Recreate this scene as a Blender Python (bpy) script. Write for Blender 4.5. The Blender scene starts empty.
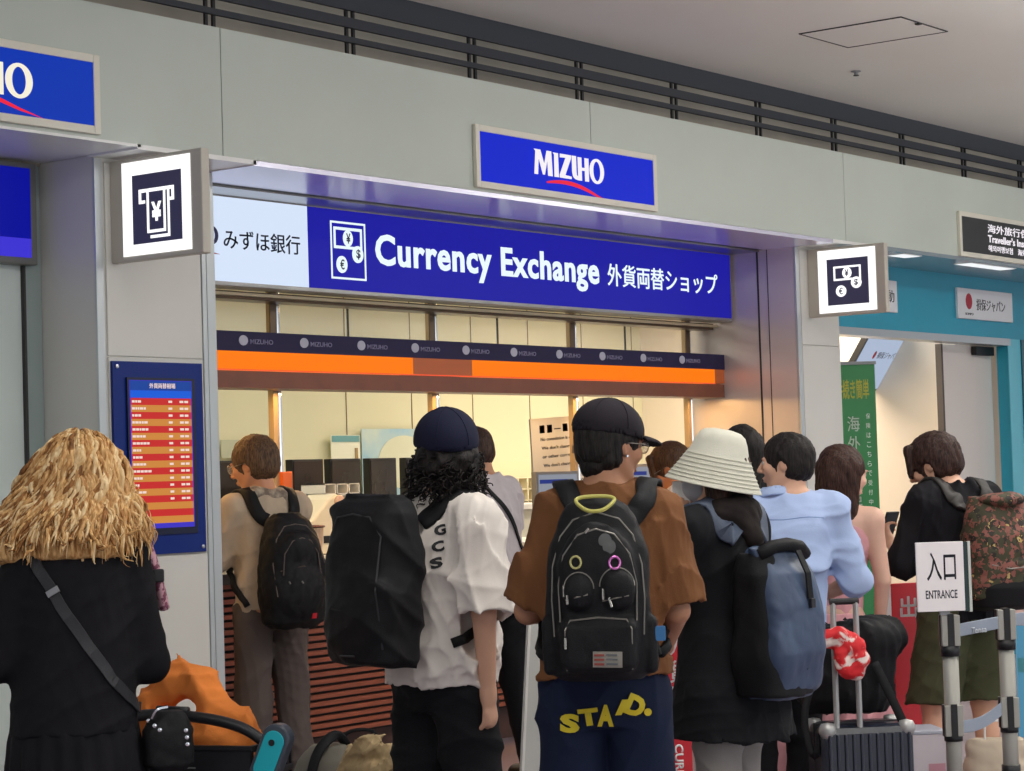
import bpy, bmesh, math, random, time
import numpy as np
from mathutils import Vector, Matrix, Quaternion
from mathutils.bvhtree import BVHTree
T0 = time.time()
SC = bpy.context.scene
COL = SC.collection
PI = math.pi
rnd = random.Random(7)

# ------------------------------------------------------------------ camera
YAW, PITCH, ROLL, FPX, EYE = 0.65046, 0.04225, -0.030844, 2230.7, 1.52
def cam_axes():
    cy, sy = math.cos(YAW), math.sin(YAW)
    f = Vector((cy*math.cos(PITCH), sy*math.cos(PITCH), math.sin(PITCH)))
    r = Vector((sy, -cy, 0)); u = r.cross(f)
    c, s = math.cos(ROLL), math.sin(ROLL)
    return c*r + s*u, -s*r + c*u, f
CR, CU, CF = cam_axes()
cam = bpy.data.cameras.new('camera'); camo = bpy.data.objects.new('camera', cam); COL.objects.link(camo)
cam.sensor_width = 36; cam.lens = FPX/1024*36; cam.clip_start = .05; cam.clip_end = 200
m = Matrix((CR, CU, -CF)).transposed().to_4x4(); m.translation = (0, 0, EYE)
camo.matrix_world = m
SC.camera = camo

# ------------------------------------------------------------------ light of the hall
SC.view_settings.view_transform = 'Standard'; SC.view_settings.look = 'None'
SC.view_settings.exposure = 0.0; SC.view_settings.gamma = 1; SC.view_settings.use_curve_mapping = False
SC.cycles.use_denoising = True
SC.cycles.max_bounces = 8
SC.cycles.sample_clamp_indirect = 6
w = bpy.data.worlds.new('hall_daylight'); SC.world = w; w.use_nodes = True
w.node_tree.nodes['Background'].inputs[0].default_value = (.86, .92, 1.0, 1)
w.node_tree.nodes['Background'].inputs[1].default_value = .62

def area(name, loc, size, power, col=(1, 1, 1), rot=(0, 0, 0), spread=PI):
    l = bpy.data.lights.new(name, 'AREA'); l.shape = 'RECTANGLE'; l.size, l.size_y = size
    l.energy = power; l.color = col; l.spread = spread
    o = bpy.data.objects.new(name, l); COL.objects.link(o); o.location = loc; o.rotation_euler = rot
    return o
# lamps set in the hall ceiling, in rows along the shop fronts
for k, x in enumerate((1.5, 6.0, 10.5, 15.0)):
    area('ceiling_lamp', (x, 3.3, 3.93), (1.8, .5), 50, (1, .98, .95))
for k, x in enumerate((-2.0, 3.0, 8.0, 13.0)):
    area('ceiling_lamp', (x, -1.2, 3.93), (1.8, .6), 50, (1, .98, .95))
area('added_hall_fill', (8, -13, 2.1), (26, 3.6), 370, (.93, .97, 1), (PI/2, 0, 0))  # large unseen fill light added behind the camera for ceiling and fascia
# unseen upward fill lights, added to brighten the hall ceiling
for x, y in ((5.0, .2), (10.0, 2.6), (15.0, 3.2)):
    area('added_ceiling_fill', (x, y, 2.7), (3.0, .5), 130, (1, .97, .95), (PI, 0, 0))
# lamps of the exchange office and of the insurance shop
for x in (9.0, 11.2, 13.4):
    area('office_lamp', (x, 9.4, 3.0), (1.2, 1.2), 20, (1, .97, .84))
area('shop_lamp', (15.2, 9.0, 2.95), (2.0, 1.4), 52, (1, .96, .92))
area('shop_lamp', (18.2, 9.6, 2.95), (2.0, 1.4), 60, (1, .95, .90))
# ------------------------------------------------------------------ materials
def lin(c):
    return tuple(((v/255)/12.92 if v/255 <= .04045 else ((v/255+.055)/1.055)**2.4) for v in c)
MATS = {}
def mat(name, col=(128,128,128), rough=.6, metal=0., emit=0., ecol=None, spec=None, var=0., vscale=8., bump=0., bscale=60., stretch=(1,1,1),
        col2=None, thick=None, alpha=None, trans=0., coat=0., sheen=0., detail=4, distort=0., ramp=(.35,.65)):
    if name in MATS: return MATS[name]
    M = bpy.data.materials.new(name); M.use_nodes = True; nt = M.node_tree; N = nt.nodes; L = nt.links
    b = N['Principled BSDF']; c = lin(col)
    b.inputs['Base Color'].default_value = (*c, 1)
    b.inputs['Roughness'].default_value = rough; b.inputs['Metallic'].default_value = metal
    if spec is not None: b.inputs['Specular IOR Level'].default_value = spec
    if trans: b.inputs['Transmission Weight'].default_value = trans
    if coat: b.inputs['Coat Weight'].default_value = coat
    if sheen: b.inputs['Sheen Weight'].default_value = sheen
    if alpha is not None: b.inputs['Alpha'].default_value = alpha
    if emit:
        b.inputs['Emission Color'].default_value = (*lin(ecol or col), 1); b.inputs['Emission Strength'].default_value = emit
    if var or bump or col2:
        tc = N.new('ShaderNodeTexCoord'); mp = N.new('ShaderNodeMapping'); mp.inputs['Scale'].default_value = stretch
        L.new(tc.outputs['Object'], mp.inputs[0])
        if var or col2:
            n = N.new('ShaderNodeTexNoise'); n.inputs['Scale'].default_value = vscale; n.inputs['Detail'].default_value = detail
            n.inputs['Distortion'].default_value = distort
            L.new(mp.outputs[0], n.inputs['Vector'])
            r = N.new('ShaderNodeValToRGB'); r.color_ramp.elements[0].position = ramp[0]; r.color_ramp.elements[1].position = ramp[1]
            c2 = lin(col2) if col2 else tuple(min(1, v*(1+var)) for v in c)
            c1 = c if col2 else tuple(v*(1-var) for v in c)
            r.color_ramp.elements[0].color = (*c1, 1); r.color_ramp.elements[1].color = (*c2, 1)
            L.new(n.outputs['Fac'], r.inputs[0]); L.new(r.outputs[0], b.inputs['Base Color'])
        if bump:
            n2 = N.new('ShaderNodeTexNoise'); n2.inputs['Scale'].default_value = bscale; n2.inputs['Detail'].default_value = 3
            L.new(mp.outputs[0], n2.inputs['Vector'])
            bp = N.new('ShaderNodeBump'); bp.inputs['Strength'].default_value = bump; bp.inputs['Distance'].default_value = .01
            L.new(n2.outputs['Fac'], bp.inputs['Height']); L.new(bp.outputs[0], b.inputs['Normal'])
    MATS[name] = M
    return M

# ------------------------------------------------------------------ objects
def tag(o, label=None, cat=None, group=None, kind=None):
    if label: o['label'] = label
    if cat: o['category'] = cat
    if group: o['group'] = group
    if kind: o['kind'] = kind
    return o
def thing(name, label, cat, loc=(0,0,0), rz=0., group=None, scale=1.):
    o = bpy.data.objects.new(name, None); COL.objects.link(o)
    o.empty_display_size = .05
    o.location = loc; o.rotation_euler = (0, 0, rz)
    o['mw'] = 1
    return tag(o, label, cat, group)
def wmat(o):
    M = Matrix.Translation(o.location) @ o.rotation_euler.to_matrix().to_4x4() @ Matrix.Diagonal((*o.scale, 1))
    return (wmat(o.parent) @ M) if o.parent else M
def link_mesh(name, me, m=None, parent=None, world=True):
    o = bpy.data.objects.new(name, me); COL.objects.link(o)
    if parent is not None:
        if world: me.transform(wmat(parent).inverted())
        o.parent = parent
    if m is not None:
        me.materials.clear()
        for q in (m if isinstance(m, (list, tuple)) else [m]): me.materials.append(q)
    return o
def copy_tree(o, parent=None):
    c = o.copy(); COL.objects.link(c)
    if parent is not None: c.parent = parent
    for ch in list(o.children): copy_tree(ch, c)
    return c

class MB:
    """collects shapes, in world coordinates, into one mesh"""
    def __init__(s): s.v = []; s.f = []; s.mi = []; s.cur = 0; s.sm = []; s.smooth = False
    def add(s, vs, fs):
        b = len(s.v); s.v += [tuple(v) for v in vs]
        for f in fs: s.f.append(tuple(b+i for i in f)); s.mi.append(s.cur); s.sm.append(s.smooth)
        return s
    def box(s, x0, x1, y0, y1, z0, z1, M=None):
        vs = [Vector((x, y, z)) for z in (z0, z1) for y in (y0, y1) for x in (x0, x1)]
        if M is not None: vs = [M @ v for v in vs]
        return s.add(vs, [(0,2,3,1),(4,5,7,6),(0,1,5,4),(2,6,7,3),(0,4,6,2),(1,3,7,5)])
    def rings(s, rings, closed=True, cap0=True, cap1=True):
        n = len(rings[0]); vs = [v for r in rings for v in r]; fs = []
        for k in range(len(rings)-1):
            for i in range(n if closed else n-1):
                j = (i+1) % n
                fs.append((k*n+i, k*n+j, (k+1)*n+j, (k+1)*n+i))
        if cap0: fs.append(tuple(range(n-1, -1, -1)))
        if cap1: fs.append(tuple((len(rings)-1)*n+i for i in range(n)))
        return s.add(vs, fs)
    def tube(s, pts, r, n=8, rb=None, up=None, caps=True, closed=False):
        """round or flat (rb) tube along pts; r may be a list"""
        pts = [Vector(p) for p in pts]; R = r if isinstance(r, (list, tuple)) else [r]*len(pts)
        B = rb if isinstance(rb, (list, tuple)) else [rb]*len(pts)
        rings = []; prev = None; K = len(pts)
        for i, p in enumerate(pts):
            if closed: t = pts[(i+1) % K]-pts[i-1]
            else: t = pts[min(i+1, K-1)]-pts[max(i-1, 0)]
            if t.length < 1e-9: t = Vector((0,0,1))
            t.normalize()
            if up is not None:
                u = Vector(up[i] if isinstance(up, list) else up); a = t.cross(u)
                if a.length < 1e-6: a = t.orthogonal()
                a.normalize(); b = a.cross(t)
            else:
                if prev is None: a = t.orthogonal().normalized()
                else:
                    a = prev - t*prev.dot(t)
                    if a.length < 1e-6: a = t.orthogonal()
                    a.normalize()
                b = t.cross(a); prev = a
            rb_ = B[i] if B[i] is not None else R[i]
            rings.append([p + a*(R[i]*math.cos(2*PI*k/n)) + b*(rb_*math.sin(2*PI*k/n)) for k in range(n)])
        if closed: rings.append(rings[0]); caps = False
        return s.rings(rings, True, caps, caps)
    def strap(s, pts, w, th, ups):
        """flat band along pts with face normals ups"""
        rings = []; K = len(pts); pts = [Vector(p) for p in pts]
        W = w if isinstance(w, (list, tuple)) else [w]*K
        for i, p in enumerate(pts):
            t = (pts[min(i+1, K-1)]-pts[max(i-1, 0)]); t.normalize()
            u = Vector(ups[i]); a = t.cross(u)
            if a.length < 1e-6: a = t.orthogonal()
            a.normalize(); u = a.cross(t); w2 = W[i]/2; h = th/2
            rings.append([p+a*w2*.92+u*h, p+a*w2+u*0, p+a*w2*.92-u*h, p-a*w2*.92-u*h, p-a*w2, p-a*w2*.92+u*h])
        return s.rings(rings)
    def lathe(s, prof, M=None, n=32):
        """prof: list of (r, z)"""
        rings = [[Vector((r*math.cos(2*PI*k/n), r*math.sin(2*PI*k/n), z)) for k in range(n)] for r, z in prof]
        if M is not None: rings = [[M @ v for v in r] for r in rings]
        return s.rings(rings, True, prof[0][0] > 1e-5, prof[-1][0] > 1e-5)
    def prism(s, poly, M, h):
        """poly: 2-D outline (ccw) in M's xy, extruded by h along M's z"""
        n = len(poly)
        vs = [M @ Vector((x, y, 0)) for x, y in poly]+[M @ Vector((x, y, h)) for x, y in poly]
        fs = [tuple(range(n-1, -1, -1)), tuple(range(n, 2*n))]+[(i, (i+1) % n, n+(i+1) % n, n+i) for i in range(n)]
        return s.add(vs, fs)
    def mesh(s, name):
        me = bpy.data.meshes.new(name); me.from_pydata(s.v, [], s.f)
        for p, a, b in zip(me.polygons, s.mi, s.sm): p.material_index = a; p.use_smooth = b
        me.validate(); me.update()
        return me
    def build(s, name, m=None, parent=None, bevel=0., seg=2, world=True):
        o = link_mesh(name, s.mesh(name), m, parent, world)
        bm = bmesh.new(); bm.from_mesh(o.data); bmesh.ops.recalc_face_normals(bm, faces=bm.faces); bm.to_mesh(o.data); bm.free()
        if bevel:
            b = o.modifiers.new('bevel', 'BEVEL'); b.width = bevel; b.segments = seg; b.limit_method = 'ANGLE'
        return o
def bx(name, m, parent, x0, x1, y0, y1, z0, z1, bevel=0.):
    return MB().box(x0, x1, y0, y1, z0, z1).build(name, m, parent, bevel)

# ------------------------------------------------------------------ lettering
FR = Matrix(((1,0,0,0),(0,0,-1,0),(0,1,0,0),(0,0,0,1)))      # text x -> +X, up -> +Z, facing -Y
FL = Matrix(((0,0,-1,0),(-1,0,0,0),(0,1,0,0),(0,0,0,1)))     # facing -X: text x -> -Y
def text_mesh(body, bold=0., ext=.5, spacing=1.):
    c = bpy.data.curves.new('lettering', 'FONT'); c.body = body; c.size = 1; c.offset = bold; c.extrude = 0
    c.space_character = spacing; c.resolution_u = 3; c.fill_mode = 'FRONT'
    o = bpy.data.objects.new('lettering', c); COL.objects.link(o)
    dg = bpy.context.evaluated_depsgraph_get(); dg.update()
    me = bpy.data.meshes.new_from_object(o.evaluated_get(dg))
    bpy.data.objects.remove(o); bpy.data.curves.remove(c)
    return me
def lettering(name, body, m, parent, x0, x1, z0, z1, M, bold=0., th=.002, spacing=1., fit='box'):
    """body scaled to fill the box x0..x1, z0..z1 of the plane M (its x, y axes), th thick"""
    cjk = any(ord(c) > 0x2000 for c in body)
    me = text_mesh(body, 0. if cjk else bold, spacing=spacing)
    if cjk and bold > 0:      # heavier strokes: the glyphs again, a hair to each side
        bm = bmesh.new()
        for dx, dy in ((bold, 0), (-bold, 0), (0, bold*.7), (0, -bold*.7)):
            n_ = len(bm.verts); bm.from_mesh(me); bm.verts.ensure_lookup_table()
            bmesh.ops.translate(bm, verts=bm.verts[n_:], vec=(dx, dy, 0))
        bm.to_mesh(me); bm.free()
    co = np.array([v.co[:] for v in me.vertices]); lo = co.min(0); hi = co.max(0)
    sx = (x1-x0)/(hi[0]-lo[0]); sz = (z1-z0)/(hi[1]-lo[1])
    for v in me.vertices:
        v.co = (x0+(v.co.x-lo[0])*sx, z0+(v.co.y-lo[1])*sz, 0)
    bm = bmesh.new(); bm.from_mesh(me)
    r = bmesh.ops.extrude_face_region(bm, geom=bm.faces[:])
    vs = [e for e in r['geom'] if isinstance(e, bmesh.types.BMVert)]
    bmesh.ops.translate(bm, verts=vs, vec=(0, 0, th))
    bmesh.ops.recalc_face_normals(bm, faces=bm.faces)
    bm.to_mesh(me); bm.free()
    me.transform(M)
    return link_mesh(name, me, m, parent)
def place(M, x=0, y=0, z=0):
    return Matrix.Translation((x, y, z)) @ M

# ------------------------------------------------------------------ distance fields -> soft bodies
def v3(a): return np.array(a, dtype=np.float32)
def rot(axis, ang):
    return np.array(Matrix.Rotation(ang, 3, axis), dtype=np.float32)
class SDF:
    BIG = .12
    def __init__(s, lo, hi, h):
        s.lo = v3(lo); s.h = h; s.n = [int(math.ceil((b-a)/h))+1 for a, b in zip(lo, hi)]
        s.f = np.full(s.n, s.BIG, dtype=np.float32); s.o = v3((0,0,0)); s.R = np.eye(3, dtype=np.float32)
        s.ax = [s.lo[i]+h*np.arange(s.n[i], dtype=np.float32) for i in range(3)]
    def frame(s, o=(0,0,0), R=None):
        s.o = v3(o); s.R = np.eye(3, dtype=np.float32) if R is None else np.array(R, dtype=np.float32); return s
    def _loc(s, c, rad):
        cw = s.R @ v3(c) + s.o; a = []
        for i in range(3):
            i0 = max(0, int((cw[i]-rad-s.lo[i])/s.h)); i1 = min(s.n[i], int((cw[i]+rad-s.lo[i])/s.h)+2)
            if i1 <= i0: return None, None
            a.append(slice(i0, i1))
        X = s.ax[0][a[0]][:, None, None]-s.o[0]; Y = s.ax[1][a[1]][None, :, None]-s.o[1]; Z = s.ax[2][a[2]][None, None, :]-s.o[2]
        R = s.R
        if np.allclose(R, np.eye(3)): P = (X+0*Y+0*Z, Y+0*X+0*Z, Z+0*X+0*Y)
        else: P = tuple(R[0, j]*X+R[1, j]*Y+R[2, j]*Z for j in range(3))
        return tuple(a), P
    def _mix(s, a, d, k, op):
        f = s.f[a]
        if op == 'add':
            if k > 0:
                h = np.clip(.5+.5*(f-d)/k, 0, 1); s.f[a] = f*(1-h)+d*h-k*h*(1-h)
            else: s.f[a] = np.minimum(f, d)
        elif op == 'sub':
            if k > 0:
                h = np.clip(.5-.5*(f+d)/k, 0, 1); s.f[a] = f*(1-h)-d*h+k*h*(1-h)
            else: s.f[a] = np.maximum(f, -d)
    def ell(s, c, r, k=.02, op='add', rot_=None, cut=None):
        c = v3(c); r = v3(r); a, P = s._loc(c, float(max(r))+s.BIG*.6+k)
        if a is None: return s
        q = [P[i]-c[i] for i in range(3)]
        if rot_ is not None: q = [rot_[0, j]*q[0]+rot_[1, j]*q[1]+rot_[2, j]*q[2] for j in range(3)]
        k0 = np.sqrt(sum((q[i]/r[i])**2 for i in range(3))); k1 = np.sqrt(sum((q[i]/r[i]**2)**2 for i in range(3)))+1e-6
        d = k0*(k0-1)/k1
        if cut is not None:
            for n, dd in cut: d = np.maximum(d, n[0]*P[0]+n[1]*P[1]+n[2]*P[2]-dd)
        s._mix(a, d, k, op); return s
    def cap(s, p0, p1, r0, r1=None, k=.02, op='add', flat=None, cut0=False, cut1=False):
        p0 = v3(p0); p1 = v3(p1); r1 = r0 if r1 is None else r1; c = (p0+p1)/2; ab = p1-p0; L2 = float(ab @ ab)+1e-9
        a, P = s._loc(c, math.sqrt(L2)/2+max(r0, r1)+s.BIG*.6+k)
        if a is None: return s
        q = [P[i]-p0[i] for i in range(3)]
        t0 = (q[0]*ab[0]+q[1]*ab[1]+q[2]*ab[2])/L2; t = np.clip(t0, 0, 1)
        e = [q[i]-t*ab[i] for i in range(3)]
        if flat is not None:
            ax, fac = v3(flat[0]), flat[1]; ax = ax/np.linalg.norm(ax); dd = (e[0]*ax[0]+e[1]*ax[1]+e[2]*ax[2])*(fac-1)
            e = [e[i]+dd*ax[i] for i in range(3)]
        d = np.sqrt(e[0]**2+e[1]**2+e[2]**2)-(r0+(r1-r0)*t)
        if flat is not None: d = d/max(1, fac**.5)
        if cut1: d = np.maximum(d, (t0-1)*math.sqrt(L2))
        if cut0: d = np.maximum(d, -t0*math.sqrt(L2))
        s._mix(a, d, k, op); return s
    def box(s, c, hs, r=.01, k=.01, op='add', rot_=None):
        c = v3(c); hs = v3(hs); a, P = s._loc(c, float(np.linalg.norm(hs))+s.BIG*.6)
        if a is None: return s
        q = [P[i]-c[i] for i in range(3)]
        if rot_ is not None: q = [rot_[0, j]*q[0]+rot_[1, j]*q[1]+rot_[2, j]*q[2] for j in range(3)]
        q = [np.abs(q[i])-(hs[i]-r) for i in range(3)]
        d = np.sqrt(sum(np.maximum(v, 0)**2 for v in q))+np.minimum(np.maximum(np.maximum(q[0], q[1]), q[2]), 0)-r
        s._mix(a, d, k, op); return s
    def loft(s, prof, k=.02, op='add', e=2., c0=True, c1=True):
        """prof: (z, cx, cy, rx, ry) rising in z"""
        pr = np.array(prof, dtype=np.float32); zs = pr[:, 0]; c = v3((pr[:, 1].mean(), pr[:, 2].mean(), (zs[0]+zs[-1])/2))
        rad = math.hypot((zs[-1]-zs[0])/2, float(pr[:, 3:].max())+.1)+s.BIG*.6
        a, P = s._loc(c, rad)
        if a is None: return s
        z = P[2]; sh = z.shape
        zz = z.ravel() if z.size < 5e7 else z
        g = [np.interp(zz, zs, pr[:, i]).astype(np.float32).reshape(sh) for i in range(1, 5)]
        u = np.abs((P[0]-g[0])/g[2]); v = np.abs((P[1]-g[1])/g[3])
        q = (u**e+v**e)**(1/e)
        d = (q-1)*np.minimum(g[2], g[3])
        if c0: d = np.maximum(d, zs[0]-z)
        if c1: d = np.maximum(d, z-zs[-1])
        s._mix(a, d, k, op); return s
    def plane(s, n, dd, k=0.):
        """keep the side n.p < dd (in the current frame)"""
        a, P = s._loc((0,0,0), 9); d = n[0]*P[0]+n[1]*P[1]+n[2]*P[2]-dd
        s._mix(a, -d, k, 'sub'); return s
    def noise(s, amp, fr=9., seed=0, ridge=False, stretch=(1,1,1)):
        r = np.random.RandomState(seed)
        X = s.ax[0][:, None, None]*stretch[0]; Y = s.ax[1][None, :, None]*stretch[1]; Z = s.ax[2][None, None, :]*stretch[2]
        band = np.abs(s.f) < max(.03, amp*2.5)
        ii = np.nonzero(band); x = (s.ax[0][ii[0]]*stretch[0]); y = (s.ax[1][ii[1]]*stretch[1]); z = (s.ax[2][ii[2]]*stretch[2])
        out = np.zeros_like(x); f = fr; am = 1.
        for o in range(3):
            wx = .35*np.sin(f*.6*y+r.rand()*9+z*f*.3); wy = .35*np.sin(f*.6*z+r.rand()*9); wz = .35*np.sin(f*.6*x+r.rand()*9)
            for q in range(3):
                d = r.randn(3); d /= np.linalg.norm(d)
                v = np.sin(f*(d[0]*(x+wx/f*2)+d[1]*(y+wy/f*2)+d[2]*(z+wz/f*2))*2+r.rand()*6.28)
                out += am*((1-2*np.abs(v)**.7) if ridge else v)/3
            f *= 1.9; am *= .55
        s.f[ii] += amp*out
        return s
    def folds(s, amp, seed=0, n=5, wl=(.09, .22), vert=.5):
        """sharp cloth creases: sparse ridges along a few directions, each fading in and out"""
        r = np.random.RandomState(seed+100)
        ii = np.nonzero(np.abs(s.f) < .04); x = s.ax[0][ii[0]]; y = s.ax[1][ii[1]]; z = s.ax[2][ii[2]]; out = np.zeros_like(x)
        for q in range(n):
            d = r.randn(3); d[2] *= vert; d /= np.linalg.norm(d); w = 2*np.pi/r.uniform(*wl)/2
            wp = .03*np.sin(9*x+r.rand()*6)+.03*np.sin(8*z+r.rand()*6+6*y)
            v = np.abs(np.sin(w*(d[0]*x+d[1]*y+d[2]*z+wp)+r.rand()*6.28))
            e = r.randn(3); e /= np.linalg.norm(e)
            mk = np.clip(.5+.9*np.sin(7*(e[0]*x+e[1]*y+e[2]*z)+r.rand()*6.28), 0, 1)
            out += ((1-v)**2.2)*mk
        s.f[ii] += (-amp*out+amp*.5).astype(np.float32); return s
    def fn(s, func):
        band = np.abs(s.f) < .05; ii = np.nonzero(band)
        s.f[ii] += func(s.ax[0][ii[0]], s.ax[1][ii[1]], s.ax[2][ii[2]]).astype(np.float32); return s
    def mesh(s, name, smooth=1):
        f = s.f.copy(); f[0], f[-1] = .05, .05; f[:, 0], f[:, -1] = .05, .05; f[:, :, 0], f[:, :, -1] = .05, .05
        ins = f < 0; nx, ny, nz = f.shape
        c = ins[:-1, :-1, :-1].astype(np.int8)
        corners = [(i, j, k) for i in (0, 1) for j in (0, 1) for k in (0, 1)]
        def sl(i, j, k): return (slice(i, nx-1+i), slice(j, ny-1+j), slice(k, nz-1+k))
        cnt = sum(ins[sl(*q)].astype(np.int8) for q in corners)
        act = np.nonzero((cnt > 0) & (cnt < 8)); n = len(act[0])
        idx = np.full((nx-1, ny-1, nz-1), -1, dtype=np.int32); idx[act] = np.arange(n)
        vals = {q: f[act[0]+q[0], act[1]+q[1], act[2]+q[2]] for q in corners}
        acc = np.zeros((n, 3), np.float32); num = np.zeros(n, np.float32)
        for q in corners:
            for axi in range(3):
                if q[axi] == 0:
                    q2 = tuple(1 if i == axi else q[i] for i in range(3)); a, b = vals[q], vals[q2]
                    cr = (a < 0) != (b < 0); t = np.where(cr, a/np.where(cr, a-b, 1), 0)
                    p = np.zeros((n, 3), np.float32)
                    for i in range(3): p[:, i] = q[i]
                    p[:, axi] = t
                    acc += p*cr[:, None]; num += cr
        P = acc/num[:, None]
        V = np.stack([act[i] for i in range(3)], 1)+P
        quads = []
        for axi in range(3):
            o1, o2 = [i for i in range(3) if i != axi]
            sa = [slice(1, -1)]*3; sa[axi] = slice(0, f.shape[axi]-1); sb = list(sa); sb[axi] = slice(1, f.shape[axi])
            A = ins[tuple(sa)]; B = ins[tuple(sb)]
            ed = np.nonzero(A != B); base = [ed[i]+(1 if i != axi else 0) for i in range(3)]; flip = A[ed]
            def g(d1, d2):
                q = list(base); q[o1] = q[o1]-d1; q[o2] = q[o2]-d2; return idx[q[0], q[1], q[2]]
            Q = np.stack([g(1, 1), g(0, 1), g(0, 0), g(1, 0)], 1)
            fl = flip if axi != 1 else ~flip
            Q = np.where(fl[:, None], Q, Q[:, ::-1]); quads.append(Q)
        Q = np.concatenate(quads)
        V = V*s.h+s.lo
        if smooth:
            E = np.concatenate([Q[:, [0, 1]], Q[:, [1, 2]], Q[:, [2, 3]], Q[:, [3, 0]]])
            for _ in range(smooth):
                S = np.zeros_like(V); W = np.zeros(len(V), np.float32)
                for a, b in ((0, 1), (1, 0)):
                    for i in range(3): S[:, i] += np.bincount(E[:, a], weights=V[E[:, b], i], minlength=len(V))
                    W += np.bincount(E[:, a], minlength=len(V))
                V = V*.5+.5*(S/np.maximum(W, 1)[:, None])
        me = bpy.data.meshes.new(name)
        me.vertices.add(len(V)); me.vertices.foreach_set('co', V.astype(np.float32).ravel())
        me.loops.add(len(Q)*4); me.loops.foreach_set('vertex_index', Q.astype(np.int32).ravel())
        me.polygons.add(len(Q)); me.polygons.foreach_set('loop_start', np.arange(0, len(Q)*4, 4, dtype=np.int32))
        me.polygons.foreach_set('use_smooth', np.ones(len(Q), bool))
        me.update(calc_edges=True); me.validate()
        return me
    def build(s, name, m, parent=None, smooth=1, world=False):
        return link_mesh(name, s.mesh(name, smooth), m, parent, world)

def bvh_of(*objs):
    """BVH of meshes in their local (shared parent) coordinates"""
    vs = []; fs = []
    for o in objs:
        b = len(vs); vs += [v.co.copy() for v in o.data.vertices]; fs += [tuple(b+i for i in p.vertices) for p in o.data.polygons]
    return BVHTree.FromPolygons(vs, fs)
def catmull(P, n=8, closed=False):
    P = [Vector(p) for p in P]; out = []; K = len(P); R = range(K if closed else K-1)
    for i in R:
        p0 = P[i-1] if (i > 0 or closed) else P[0]*2-P[1]; p1 = P[i]; p2 = P[(i+1) % K]
        p3 = P[(i+2) % K] if (i+2 < K or closed) else P[-1]*2-P[-2]
        for k in range(n):
            t = k/n; out.append(.5*((2*p1)+(p2-p0)*t+(2*p0-5*p1+4*p2-p3)*t*t+(3*p1-p0-3*p2+p3)*t**3))
    if not closed: out.append(P[-1])
    return out
# ------------------------------------------------------------------ the building
def struct(o, label=None, cat=None):
    o['kind'] = 'structure'; return o
m_panel = mat('fascia_panel_paint', (196,204,193), .42, var=.03, vscale=1.2, spec=.4)
m_pillar = mat('pillar_panel_paint', (216,214,206), .4, var=.03, vscale=1.5, spec=.45)
m_trim = mat('satin_aluminium', (196,198,198), .28, metal=.85)
m_seam = mat('seam_shadow_gap', (60,60,58), .8)
m_dark = mat('dark_louvre_metal', (52,54,60), .5, metal=.3)
m_taupe = mat('plenum_wall', (158,148,132), .8, var=.12, vscale=2)
m_ceil = mat('ceiling_paint', (222,222,214), .75, var=.02, vscale=.8)
m_floor = mat('stone_floor', (138,126,136), .28, var=.08, vscale=30, detail=8)
m_cream = mat('office_wall_cream', (214,210,178), .6, var=.02, vscale=1)
m_shopwall = mat('shop_wall_cream', (232,222,208), .6, var=.02, vscale=1)
m_teal = mat('teal_laminate', (36,156,184), .4, var=.03, vscale=2)
m_tealr = mat('teal_jamb_gloss', (100,196,216), .3)
m_soffit = mat('polished_soffit_metal', (232,230,248), .25, metal=.4, bump=.02, bscale=3)
m_steel = mat('brushed_steel', (170,168,165), .3, metal=.9, var=.05, vscale=40, stretch=(.2,1,8))
m_brown = mat('bronze_rail_metal', (110,92,74), .35, metal=.7)
m_black = mat('black_plastic', (20,20,22), .45)
m_white = mat('white_plastic', (232,232,228), .4)
m_grey = mat('grey_plastic', (135,137,140), .5)

def emat(name, col, s=1., rough=.25):
    return mat(name, tuple(v*.12 for v in col), .45, emit=s, ecol=col, spec=.12)

# floor: one slab with a light joint line let into it
struct(bx('floor', m_floor, None, -8, 30, -14, 14, -.1, 0))
mb = MB(); 
mb.box(-8, 30, 4.36, 4.375, 0, .002).box(-8, 30, 6.9, 6.915, 0, .002).box(9.6, 9.615, -14, 7.3, 0, .002)
struct(mb.build('trim_1', mat('floor_joint', (190,165,130), .4)))
# hall ceiling
c = bx('ceiling', m_ceil, None, -8, 30, -6, 7.12, 3.95, 4.05); struct(c)
mb = MB(); t = .006
for (a, b, cc, d) in ((10.8,11.36,5.507,5.507+t),(10.8,11.36,6.14-t,6.14),(10.8,10.8+t,5.507,6.14),(11.36-t,11.36,5.507,6.14)): mb.box(a, b, cc, d, 3.944, 3.9499)
h = thing('ceiling_hatch', 'square access hatch flush in the pale grey ceiling, outlined by a thin dark joint', 'hatch', (11.08, 5.82, 3.944))
mb.build('joint', m_seam, h)
bx('panel', m_ceil, h, 10.807, 11.353, 5.514, 6.133, 3.947, 3.9499)
MB().box(11.0,11.03,5.50,5.53,3.936,3.9438).build('latch', m_seam, h, .002)
sp = thing('sprinkler_head', 'small dark sprinkler head hanging from the ceiling below the hatch', 'sprinkler', (12.083, 6.48, 3.95))
MB().lathe([(.0, 3.949), (.03, 3.949), (.03, 3.944), (.012, 3.94), (.012, 3.925), (.0, 3.925)], Matrix.Translation((12.083,6.48,0)), 16).build('base', m_grey, sp)
MB().lathe([(.0, 3.925), (.018, 3.924), (.018, 3.92), (.0, 3.919)], Matrix.Translation((12.083,6.48,0)), 16).build('deflector', m_black, sp)

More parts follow.
